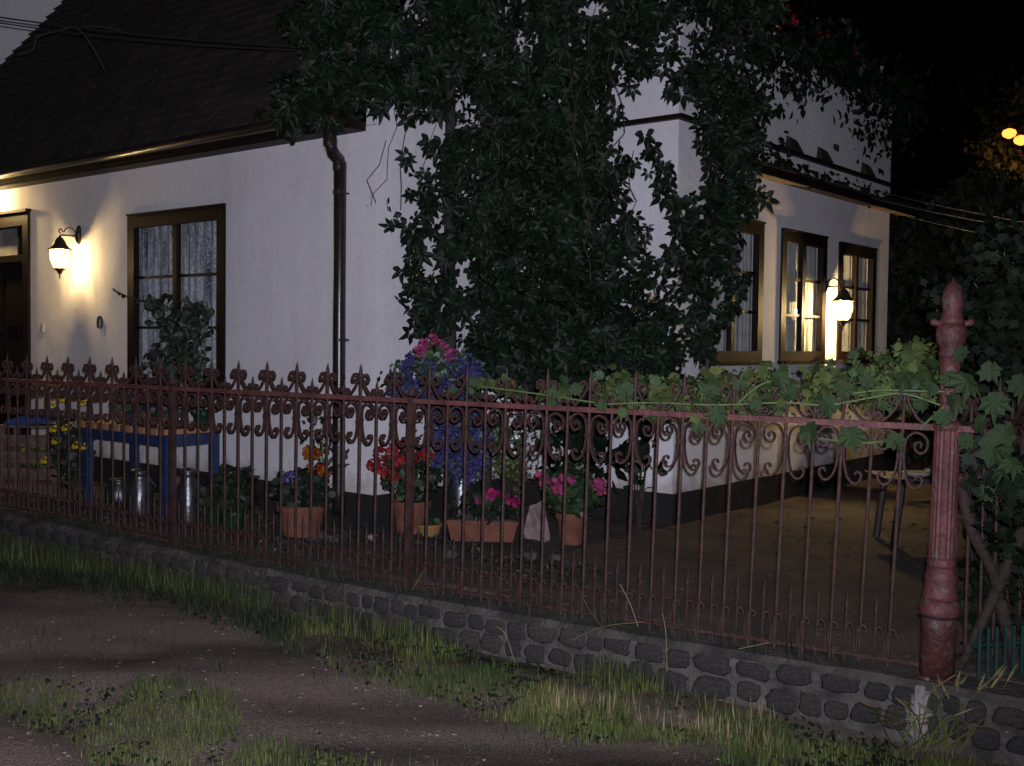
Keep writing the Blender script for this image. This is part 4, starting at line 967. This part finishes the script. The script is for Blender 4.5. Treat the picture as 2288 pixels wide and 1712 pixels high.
# blue plastic tray
b = MB(); q0 = atY(75, 945, 9.3); b.hexa([q0+Vector(v) for v in ((-.22, -.1, -.04), (.2, -.1, .02), (.2, .14, .02), (-.22, .14, -.04), (-.2, -.1, .02), (.16, -.1, .13), (.16, .14, .13), (-.2, .14, .02))]); b.build('plastic_sheet', M['bluecloth'], label='bright blue folded plastic sheet at the far left behind the fence', cat='plastic sheet')
q = atZ(75, 1090, .25); cr_ = empty('wooden_crate', (q0.x, q0.y+.02, .24), 'wooden slatted crate carrying the blue plastic sheet at the far left', 'crate')
for i in range(4):
    b = MB(); b.box((0, -.14, .06+i*.14), (.5, .02, .1)); b.build('slat', M['wood'], cr_)
for x in (-.22, .22):
    b = MB(); b.box((x, -.11, .3), (.04, .04, .58)); b.build('leg', M['wood'], cr_)
    b = MB(); b.box((x, .15, .3), (.04, .04, .58)); b.build('leg', M['wood'], cr_)
b = MB(); b.box((0, .02, .6), (.52, .34, .02)); b.build('top', M['wood'], cr_)

# small garden table at the right
q = atY(2035, 1062, 7.6); g2 = empty('garden_table', (q.x, q.y, .24), 'small dark wooden table with pale dishes, half hidden behind the gatepost', 'table'); h = q.z-.24
b = MB(); b.box((.18, 0, h-.015), (.85, .5, .03)); b.build('top', M['darkwood'], g2)
for x in (-.14, .5):
    for y in (-.18, .18):
        b = MB(); b.tube([(x-.03, y, 0), (x+.02, y, h-.02)], .025, 6); b.build('leg', M['darkwood'], g2)
b = MB(); q = atY(2050, 1055, 7.5); b.lathe([(.04, 0), (.07, .01), (.1, .03), (.1, .036), (.03, .012)], (q.x, q.y, h+.24), 20, cap=False); b.build('dish', M['whiteplastic'], smooth=True, label='pale shallow dish on the small dark table beside the gatepost', cat='dish')
b = MB(); q = atY(2085, 1070, 7.55); b.lathe([(.03, 0), (.05, .01), (.06, .05), (.055, .05)], (q.x, q.y, h+.24), 18, cap=False); b.build('bowl', M['whiteplastic'], smooth=True, label='small pale bowl on the dark table right behind the gatepost', cat='bowl')

# ------------------------------------------------------------------ grapevine on the fence
gv = empty('grapevine', fpt(.6, -.1, .3), 'pale green grapevine sprawling over the right half of the iron fence', 'grapevine'); GO = Vector(gv.location)
def FY(lo, hi):   # distance of the fence plane at that pixel, offset to the garden side
    def f(x, y):
        p = hit(x, y, FA, fn); return p.y+random.uniform(lo, hi)
    return f
R1 = [(1550, 880), (1590, 815), (1650, 850), (1700, 815), (1780, 850), (1830, 815), (1880, 830), (1920, 790), (1990, 800), (2030, 770), (2090, 790), (2090, 905), (1950, 905), (1800, 900), (1700, 915), (1580, 915)]
R2 = [(1330, 860), (1400, 835), (1480, 845), (1560, 860), (1590, 915), (1450, 915), (1340, 895)]
R3p = [(1030, 845), (1120, 850), (1230, 855), (1330, 862), (1330, 892), (1200, 885), (1050, 870)]
pts = clump(R1, 92, 6, 12, FY(.05, .7))+clump(R2, 36, 5, 12, FY(.05, .5))+clump(R3p, 16, 3, 12, FY(.0, .3))
ms = leafmats([p-GO for p in pts], .062, face=(0, -1, .9), fs=.6); random.shuffle(ms)
for k in range(3): scatter('leaves', GVs[k], GF, [np.array(m) for m in ms[k::3]], M['paleleaf'] if k else M['grape'], gv, kind='stuff')
tiny = clump(R1, 150, 8, 12, FY(.05, .7))+clump(R2, 60, 7, 12, FY(.05, .5)); scatter('young_leaves', SV, SF, leafmats([p-GO for p in tiny], .032, face=(0, -1, .9), fs=.8), M['paleleaf'], gv, kind='stuff')
gdats = []
for k in range(3): gl_ = MB(); gl_.add(GVs[k], GF); gdats.append(gl_.data('leaf', M['grape']))
BL = [(1610, 925, 62), (1590, 870, 50), (1730, 850, 60), (1815, 965, 70), (1900, 975, 75), (1845, 905, 66), (1990, 985, 55), (2010, 850, 60), (1940, 850, 50), (1890, 870, 55), (1395, 870, 48), (1280, 870, 40), (1236, 878, 34), (1056, 852, 34), (1128, 845, 22), (1010, 870, 24), (1340, 905, 34), (1560, 955, 40), (1770, 880, 46), (2160, 860, 90), (2130, 900, 70), (2110, 930, 55), (2200, 830, 62), (2225, 900, 80), (2180, 950, 60), (2195, 1010, 110), (2235, 1060, 60), (2165, 985, 50), (2250, 960, 60), (2140, 790, 50), (2085, 870, 40), (2260, 1040, 66), (2120, 845, 55), (2215, 1105, 50), (2270, 860, 70), (2060, 905, 40), (1970, 905, 34), (1690, 905, 38), (1650, 860, 42)]
for x, y, s_ in BL:
    Y = FY(-.16, -.04)(min(x, 2080), y)
    if x > 2090: Y = random.uniform(4.25, 4.5)
    p = atY(x, y-s_*.3, Y)-GO; inst('leaf', random.choice(gdats), gv, lm(p, Vector((0, -1, .25))+rv(.25), Vector((0, 0, -1))+rv(.4), s_/FPX*Y*.85))
b = MB(GO)
for st_ in ([(2100, 905), (2020, 880), (1950, 888), (1850, 905), (1750, 900), (1600, 905), (1450, 900), (1330, 905)], [(2110, 875), (2060, 874), (1970, 872), (1900, 880)], [(2120, 900), (2085, 930), (2060, 955)], [(1830, 980), (1870, 985), (1930, 990), (1985, 985)], [(1330, 900), (1200, 880), (1060, 862)], [(1650, 900), (1700, 860), (1770, 840)]):
    b.tube([atY(x, y, FY(-.03, -.03)(min(x, 2100), y)) for x, y in crom(st_, 5)], .0045, 5)
b.build('stem', M['greystem'], gv)
b = MB(GO)
for st_ in ([(2148, 1075), (2170, 1180), (2215, 1270), (2235, 1340)], [(2288, 1180), (2240, 1290), (2190, 1400), (2140, 1500), (2120, 1560)], [(2235, 1340), (2260, 1450), (2288, 1540)], [(2160, 1060), (2200, 1000), (2260, 960)]):
    b.tube([atY(x, y, 4.75) for x, y in crom(st_, 5)], [.03-.0007*i for i in range(len(crom(st_, 5)))], 7)
b.build('trunk', M['bark'], gv, smooth=True)
# ivy / hedge on the right
hv = empty('ivy', (2.6, 5.3, 0), 'tall mass of ivy and leaves at the right edge behind the gatepost', 'ivy'); HV = Vector(hv.location)
P1 = [(2150, 640), (2180, 520), (2230, 490), (2300, 470), (2320, 900), (2200, 860), (2130, 800), (2140, 740), (2060, 640), (2090, 625)]
P2 = [(2140, 880), (2320, 800), (2320, 1300), (2230, 1250), (2150, 1100)]
P3 = [(2130, 1250), (2320, 1200), (2320, 1600), (2220, 1600), (2140, 1480)]
P5 = [(2150, 980), (2200, 920), (2320, 900), (2320, 1330), (2240, 1270), (2170, 1150)]
pts = clump(P5, 34, 5, 14, U(4.4, 4.75))+clump(P1, 150, 6, 18, U(5.4, 6.6))+clump(P2, 130, 6, 18, U(5.2, 6.2))+clump(P3, 100, 5, 18, U(5.0, 5.6))
scatter('leaves', IV, IF, leafmats([p-HV for p in pts], .062, fs=.7), M['ivy'], hv, kind='stuff')
b = MB(HV)
for k in range(9):
    x = random.uniform(2160, 2300); Y = random.uniform(5.3, 6); P = [atY(x+random.gauss(0, 12), y, Y) for y in range(1500, 800, -120)]; P[0].z = .0; b.tube(P, .012, 5)
b.build('stem', M['darkbark'], hv)
P4_ = [(1960, 830), (1990, 780), (2060, 800), (2060, 860), (1980, 870)]
# garden hedge behind the table on the right (dark)
c = atY(2140, 840, 9.5); bush('shrub', 'dark leafy bush behind the small table left of the gatepost', 'shrub', (c.x-.1, c.y, .95), .55, .5, .75, 1100, IV, IF, .09, 'ivy', shell=.4)

# green slat fence bottom right
gf = empty('garden_fence', (2.2, 4.55, 0), 'low teal green slatted fence at the bottom right corner', 'fence'); GFo = Vector(gf.location)
for i in range(11):
    b = MB(); x = 2.0+i*.042; yy = 4.6+i*.012; b.box((x-GFo.x, yy-GFo.y, .16), (.012, .01, .5)); b.build('slat', M['teal'], gf)
for z in (.02, .33):
    b = MB(); b.box((2.21-GFo.x, 4.675-GFo.y, z), (.5, .008, .014), .28); b.build('rail', M['teal'], gf)

# ------------------------------------------------------------------ trees, street lamp, wires
def tree(label, x, y, h, rad, n, base_z=0, mt='farleaf', size=.16, cz=.62):
    e = empty('tree', (x, y, base_z), label, 'tree', 'dark trees behind the house'); b = MB()
    b.tube([(0, 0, -.1), (.1, 0, h*.25), (0, .1, h*.5), (.05, 0, h*.8)], [.22, .17, .11, .04], 10)
    for k in range(7):
        a = k*2.4; z = h*(.3+.07*k); b.tube([(0, 0, z), (rad*.4*math.cos(a), rad*.4*math.sin(a), z+h*.09), (rad*.8*math.cos(a), rad*.8*math.sin(a), z+h*.14)], [.07, .045, .015], 6)
    b.build('trunk', M['darkbark'], e); P = []
    for k in range(26):
        d = rv().normalized(); q = Vector((d.x*rad*.7, d.y*rad*.7, h*cz+d.z*h*.32)); P += blob(q, rad*.33, rad*.33, rad*.3, n//26, .3)
    scatter('crown', SV, SF, leafmats(P, size, fs=.9), M[mt], e, kind='stuff'); return e
tree('dark tree behind the right end of the white house', 13, 27, 9, 3.2, 5200)
tree('dark tree lit orange from the street lamp at the right edge', 10.6, 21.5, 7.6, 2.2, 4200, cz=.55)
tree('low dark tree just past the far wall of the house', 6.3, 15, 4.6, 1.9, 5200, cz=.45)
tree('low bushy tree above the gatepost at the right edge', 8.2, 13.5, 4.2, 1.8, 4200, cz=.5)
sl_ = empty('street_lamp', (9.3, 19.2, 0), 'distant orange street lamp with two lit heads among the leaves', 'street lamp'); SO = Vector(sl_.location)
l1, l2 = atY(2255, 298, 19.2), atY(2281, 313, 19.2)
b = MB(); b.tube([(0, .6, 0), (0, .6, 4.5), (0, .5, l1.z+.1)], [.09, .07, .05], 10); b.tube([(0, .5, l1.z+.1), tuple(l1-SO+Vector((0, .1, .1)))], .035, 6); b.tube([(0, .5, l1.z+.1), tuple(l2-SO+Vector((0, .1, .1)))], .035, 6); b.build('pole', M['darkmetal'], sl_)
for i, q in enumerate((l1, l2)):
    b = MB(); b.lathe([(.03, -.09), (.10, -.05), (.12, .0), (.10, .05), (.03, .08)], q-SO, 14); b.build('lamp_head', M['sodium'], sl_, smooth=True)
    ld = bpy.data.lights.new('street_light', 'POINT'); ld.energy = 80; ld.color = (1, .38, .08); ld.shadow_soft_size = .15
    lo = bpy.data.objects.new('street_light', ld); COL.objects.link(lo); lo.parent = sl_; lo.location = q-SO+Vector((0, -.35, -.2))
# leaves of a branch just below the lamp
e = empty('tree', (10.4, 21, 0), 'leafy branches glowing orange directly under the street lamp', 'tree', None); O = Vector(e.location)
pts = clump([(2190, 340), (2240, 320), (2300, 330), (2300, 520), (2240, 500), (2200, 420)], 80, 8, 14, U(20, 22))
scatter('crown', SV, SF, leafmats([p-O for p in pts], .16, fs=.9), M['farleaf'], e, kind='stuff')
b = MB(); b.tube([(0, 0, -.1), (.4, .5, 2), tuple(atY(2260, 420, 20.5)-O)], [.16, .12, .03], 8); b.build('trunk', M['darkbark'], e)
b = MB(); q = atY(1970, 146, 11.7); b.lathe([(.004, -.05), (.02, -.04), (.022, -.01), (.012, 0), (.018, .02), (.004, .04)], q, 12); b.tube([q+Vector((0, 0, -.05)), q+Vector((0, 0, -.5))], .008, 5); b.build('insulator', M['whiteplastic'], smooth=True, label='small white porcelain insulator on a rod above the far wall corner', cat='insulator')
def wire(label, a, b_, sag, r=.006, mt='black', grp=None):
    P = [a.lerp(b_, t)-Vector((0, 0, sag*4*t*(1-t))) for t in np.linspace(0, 1, 24)]; m = MB(); m.tube(P, r, 5); m.build('overhead_wire', M[mt], label=label, cat='wire', group=grp)
wire('upper of two black cables running from top left across the roof', atY(-60, 30, 8.6), atY(700, 108, 7.9), .03, .006)
wire('lower of two black cables running from top left across the roof', atY(-60, 42, 8.5), atY(690, 114, 7.85), .04, .005)
q = FRB(LB, 3.12, .1)
wire('upper grey wire leading from the far eaves to the right edge', atY(1965, 428, 11.2), atY(2400, 515, 7.5), .02, .005, 'wire')
wire('middle grey wire leading from the far eaves to the right edge', atY(1900, 430, 11), atY(2400, 528, 7.4), .03, .005, 'wire')
wire('lowest grey wire leading from the far eaves to the right edge', atY(1990, 474, 11.4), atY(2400, 560, 7.6), .02, .004, 'wire')
b = MB(); b.tube([atY(x, y, 8.4) for x, y in crom([(40, 122), (72, 112), (85, 82), (130, 70), (168, 62), (200, 95), (235, 160)], 6)], .006, 5); b.tube([atY(x, y, 8.4) for x, y in crom([(168, 62), (230, 60), (300, 78)], 5)], .005, 5); b.build('dry_vine_twig', M['darkbark'], label='bare curling twig hanging over the dark roof at top left', cat='twig')

# ------------------------------------------------------------------ grass and weeds
GBV = [(-.5, 0, 0), (.5, 0, 0), (-.42, .4, .05), (.42, .4, .05), (-.28, .75, .16), (.28, .75, .16), (0, 1, .32)]
def grass(name, poly, n, h, mt, width=.055, jit=14, zz=None, dens=None, flat=1.0):
    ms = []
    for x, y in samp(poly, n):
        x += random.gauss(0, jit); y += random.gauss(0, jit*.6); p = atZ(x, y, -.03)
        if not (-7 < p.x < 5 and 2.4 < p.y < 10): continue
        d = (p-FA).dot(fn)
        if d < .13: continue
        v = mnoise.noise((p.x*1.7, p.y*1.7, 3))+.6*mnoise.noise((p.x*5, p.y*5, 8))
        if v < .0 and random.random() < .82+.0*v: continue
        p.z = gz(p.x, p.y)-.004
        a = random.uniform(0, 6.28); hh = h*random.uniform(.35, 1.25)*(1+.5*max(0, v)); ti = random.uniform(.25, 1.1); tip = Vector((math.cos(a)*ti, math.sin(a)*ti, random.uniform(.25, .9)*flat)).normalized()
        nrm = Vector((-math.cos(a), -math.sin(a), .7)); M3 = frame(nrm, tip); M3 = M3 @ Matrix.Diagonal((width*hh*random.uniform(.6, 1.3)+.0012, hh, hh)); m4 = M3.to_4x4(); m4.translation = p; ms.append(m4)
    return scatter(name, GBV, BF, [np.array(m) for m in ms], M[mt], kind='stuff')
G1 = [(620, 1300), (1150, 1430), (1600, 1555), (1900, 1640), (2288, 1690), (2288, 1740), (1750, 1740), (1500, 1680), (1250, 1650), (1050, 1590), (900, 1545), (740, 1500), (650, 1470)]
G1b = [(-40, 1190), (620, 1290), (680, 1470), (500, 1400), (300, 1345), (-40, 1300)]
G2 = [(-40, 1500), (150, 1520), (350, 1560), (520, 1600), (700, 1650), (880, 1740), (260, 1740), (180, 1650), (-40, 1600)]
tag(grass('verge_grass', G1, 30000, .044, 'grass'), 'lush green grass verge along the foot of the stone wall', 'grass')
tag(grass('verge_grass', [(1250, 1540), (1700, 1600), (1750, 1700), (1450, 1640), (1200, 1600)], 700, .09, 'straw', .04), 'yellowed dry grass blades among the green verge', 'grass')
tag(grass('verge_grass', G1b, 13000, .07, 'grassdark'), 'dark sparse grass along the far left of the stone wall', 'grass')
tag(grass('lane_grass', G2, 15000, .034, 'grass'), 'grass patch in the middle of the lane at bottom left', 'grass')
tag(grass('lane_grass', [(300, 1530), (520, 1560), (520, 1600), (300, 1570)], 700, .06, 'grass'), 'small grass tuft between the wheel ruts', 'grass')
tag(grass('lane_grass', [(0, 1300), (900, 1560), (1400, 1712), (0, 1712)], 1500, .045, 'grassdark', jit=30), 'scattered short weeds on the bare soil of the lane', 'grass')
# weeds against the wall face
ms = []
for _ in range(15000):
    t = random.uniform(0, 8.5); v = mnoise.noise((t*1.3, 0, 9))+.13*t-.3
    if random.random() > (v+.12)*1.6*(.15 if t < 1.1 else 1): continue
    p = fpt(t, random.uniform(.12, .3), -.08); a = random.uniform(0, 6.28); hh = random.uniform(.04, .17 if t < 3 else .23)
    M3 = frame((-math.cos(a), -math.sin(a), .4), (math.cos(a)*random.uniform(.1, .8), math.sin(a)*random.uniform(.1, .8), 1)) @ Matrix.Diagonal((.005, hh, hh)); m4 = M3.to_4x4(); m4.translation = p; ms.append(m4)
scatter('wall_weeds', GBV, BF, ms[:len(ms)//2], M['grass'], kind='stuff', label='sparse green grass stems standing in front of the stone wall', cat='grass')
scatter('wall_weeds', GBV, BF, ms[len(ms)//2:], M['grassdark'], kind='stuff', label='thin weeds growing up against the stone wall face', cat='weeds')
# long seed stalks
b = MB()
for st_ in ([(1425, 1400), (1408, 1350), (1385, 1305)], [(1345, 1400), (1320, 1370), (1300, 1330)], [(1440, 1390), (1350, 1400), (1280, 1430)], [(920, 1320), (935, 1295), (945, 1278)], [(1490, 1500), (1488, 1420), (1480, 1370)], [(1650, 1450), (1700, 1440), (1720, 1436)], [(1150, 1480), (1130, 1420), (1110, 1400)], [(2060, 1560), (2100, 1530), (2135, 1508)]):
    b.tube([atY(x, y, (hit(x, y, FA+fn*.25, fn)).y) for x, y in crom(st_, 5)], .0022, 4)
b.build('grass_stalks', M['straw'], kind='stuff', label='long dry seed stalks leaning over the stone wall', cat='grass')
# grass clump with ears under the gatepost
e = empty('grass_clump', atZ(2110, 1660, -.05), 'coarse tall grass clump with pale ears right of the gatepost foot', 'grass clump'); O = Vector(e.location); b = MB(O); eb = MB(O)
for k in range(95):
    a = random.uniform(-1.3, 1.3); L2 = random.uniform(.15, .34); s0 = O+Vector((random.gauss(0, .09), random.gauss(0, .05), 0)); tp_ = s0+Vector((math.sin(a)*L2+.1, -.05*random.random(), math.cos(a)*L2*.8+.02)); mid = s0.lerp(tp_, .5)+Vector((0, 0, .05)); b.tube([s0, mid, tp_], [.003, .0025, .0015], 4)
    if k % 2: 
        d = (tp_-mid).normalized(); eb.tube([tp_-d*.01, tp_+d*.03, tp_+d*.07], [.003, .0065, .001], 5)
b.build('blades', M['grass'], e, kind='stuff'); eb.build('ears', M['straw'], e, kind='stuff')
# garden weeds behind the fence (low ground cover)
ms = []
for _ in range(5200):
    t = random.uniform(1.9, 9.5); o = -random.uniform(.2, 1.1)
    if mnoise.noise((t*1.1, o*1.5, 4)) < -.05: continue
    p = fpt(t, o); p.z = gard(p.x, p.y)+random.uniform(.0, .05); ms.append(lm(p, Vector((0, -.5, 1))+rv(.5), rv(), random.uniform(.02, .05)))
scatter('ground_cover', SV, SF, ms, M['darkpotleaf'], kind='stuff', label='dark low ground cover in the bed behind the iron fence', cat='ground cover')
# loose border stones of the flower bed
for i, (x, y, s_) in enumerate(((707, 1192, .05), (742, 1198, .035), (828, 1196, .03), (1010, 1232, .035), (1185, 1236, .035), (1240, 1240, .03))):
    p = atZ(x, y, .26); wherel = ['left of the downpipe', 'at the foot of the downpipe', 'right of the downpipe', 'under the clay trough', 'in front of the pale rock', 'in front of the pink geranium pot'][i]
    lump((p.x, p.y, .245), s_*1.3, s_, s_*.7, i+20, n=6).build('edging_stone', M['rock'] if i == 2 else M['stone'], label='small loose edging stone '+wherel, cat='stone', group='loose edging stones of the flower bed')
# pebbles on the lane
pm = lump((0, 0, 0), 1, .8, .55, 40, n=5).data('pebbles', M['concrete']); V_ = np.array([v.co[:] for v in pm.vertices]); F_q = [tuple(p.vertices) for p in pm.polygons]
ms = []
for _ in range(60):
    p = atZ(random.uniform(0, 2288), random.uniform(1350, 1712), -.03); 
    if (p-FA).dot(fn) < .5: continue
    s_ = random.uniform(.003, .009)*(1.6 if random.random() < .06 else 1); ms.append(Matrix.Translation((p.x, p.y, gz(p.x, p.y)+s_*.2)) @ Matrix.Rotation(random.random()*6, 4, 'Z') @ Matrix.Scale(s_, 4))
scatter('pebbles', V_, F_q, ms, M['concrete'], kind='stuff')

# weeds rooted on the coping and hanging over it
ms = []
for _ in range(3800):
    t = random.uniform(.2, 8.6); v = mnoise.noise((t*1.9, 0, 21))
    if random.random() > (v+.25)*1.3: continue
    p = fpt(t, random.uniform(-.05, .12), zb(t)-.03); a = random.uniform(0, 6.28); hh = random.uniform(.03, .12)
    M3 = frame((-math.cos(a), -math.sin(a), .6), Vector((math.cos(a)*.8, math.sin(a)*.8, .7))+fn*.4) @ Matrix.Diagonal((.005, hh, hh)); m4 = M3.to_4x4(); m4.translation = p; ms.append(m4)
scatter('coping_weeds', GBV, BF, ms, M['grassdark'], kind='stuff', label='thin dark weeds rooted on the coping under the iron fence', cat='weeds')
# dead leaves and clods on the soil
ms = []
for _ in range(150):
    p = atZ(random.uniform(0, 2288), random.uniform(1320, 1712), -.03); p.z = gz(p.x, p.y)+.004
    if (p-FA).dot(fn) < .3: continue
    ms.append(lm(p, Vector((0, 0, 1))+rv(.3), rv(), random.uniform(.008, .024)))
scatter('leaf_litter', SV, SF, ms, M['straw'], kind='stuff', label='small dead leaves and straw scattered over the lane', cat='leaf litter')
ms = []
for _ in range(700):
    p = atZ(random.uniform(-100, 2288), random.uniform(1280, 1712), -.03)
    if (p-FA).dot(fn) < .4: continue
    s_ = random.uniform(.004, .014); ms.append(Matrix.Translation((p.x, p.y, gz(p.x, p.y))) @ Matrix.Rotation(random.random()*6, 4, 'Z') @ Matrix.Scale(s_, 4))
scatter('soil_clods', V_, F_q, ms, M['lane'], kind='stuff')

# broad-leaved weeds mixed into the verge and lane grass
for poly, n in ((G1, 2600), (G2, 900), (G1b, 1200)):
    ms = []
    for x, y in samp(poly, n):
        p = atZ(x+random.gauss(0, 12), y+random.gauss(0, 8), -.03); d = (p-FA).dot(fn)
        if d < .14 or mnoise.noise((p.x*2.5, p.y*2.5, 31)) < .0: continue
        p.z = gz(p.x, p.y)+random.uniform(.004, .03); ms.append(lm(p, Vector((0, -.3, 1))+rv(.4), rv(), random.uniform(.012, .038)))
    scatter('verge_weeds', SV, SF, ms, M['ivy'], kind='stuff', label='small broad-leaved weeds among the grass', cat='weeds')

ms = []
for _ in range(420):
    p = fpt(random.uniform(-.2, 4.5), -random.uniform(.2, 5)); p.z = gard(p.x, p.y)+.006
    ms.append(lm(p, Vector((0, 0, 1))+rv(.35), rv(), random.uniform(.012, .035)))
scatter('leaf_litter', SV, SF, ms, M['wood'], kind='stuff', label='fallen brown leaves scattered on the yard soil behind the iron fence', cat='leaf litter')
ms = []
for _ in range(900):
    p = fpt(random.uniform(-.2, 7.5), -random.uniform(.15, 4.5)); s_ = random.uniform(.005, .02)
    ms.append(Matrix.Translation((p.x, p.y, gard(p.x, p.y))) @ Matrix.Rotation(random.random()*6, 4, 'Z') @ Matrix.Scale(s_, 4))
scatter('soil_clods', V_, F_q, ms, M['garden'], kind='stuff')
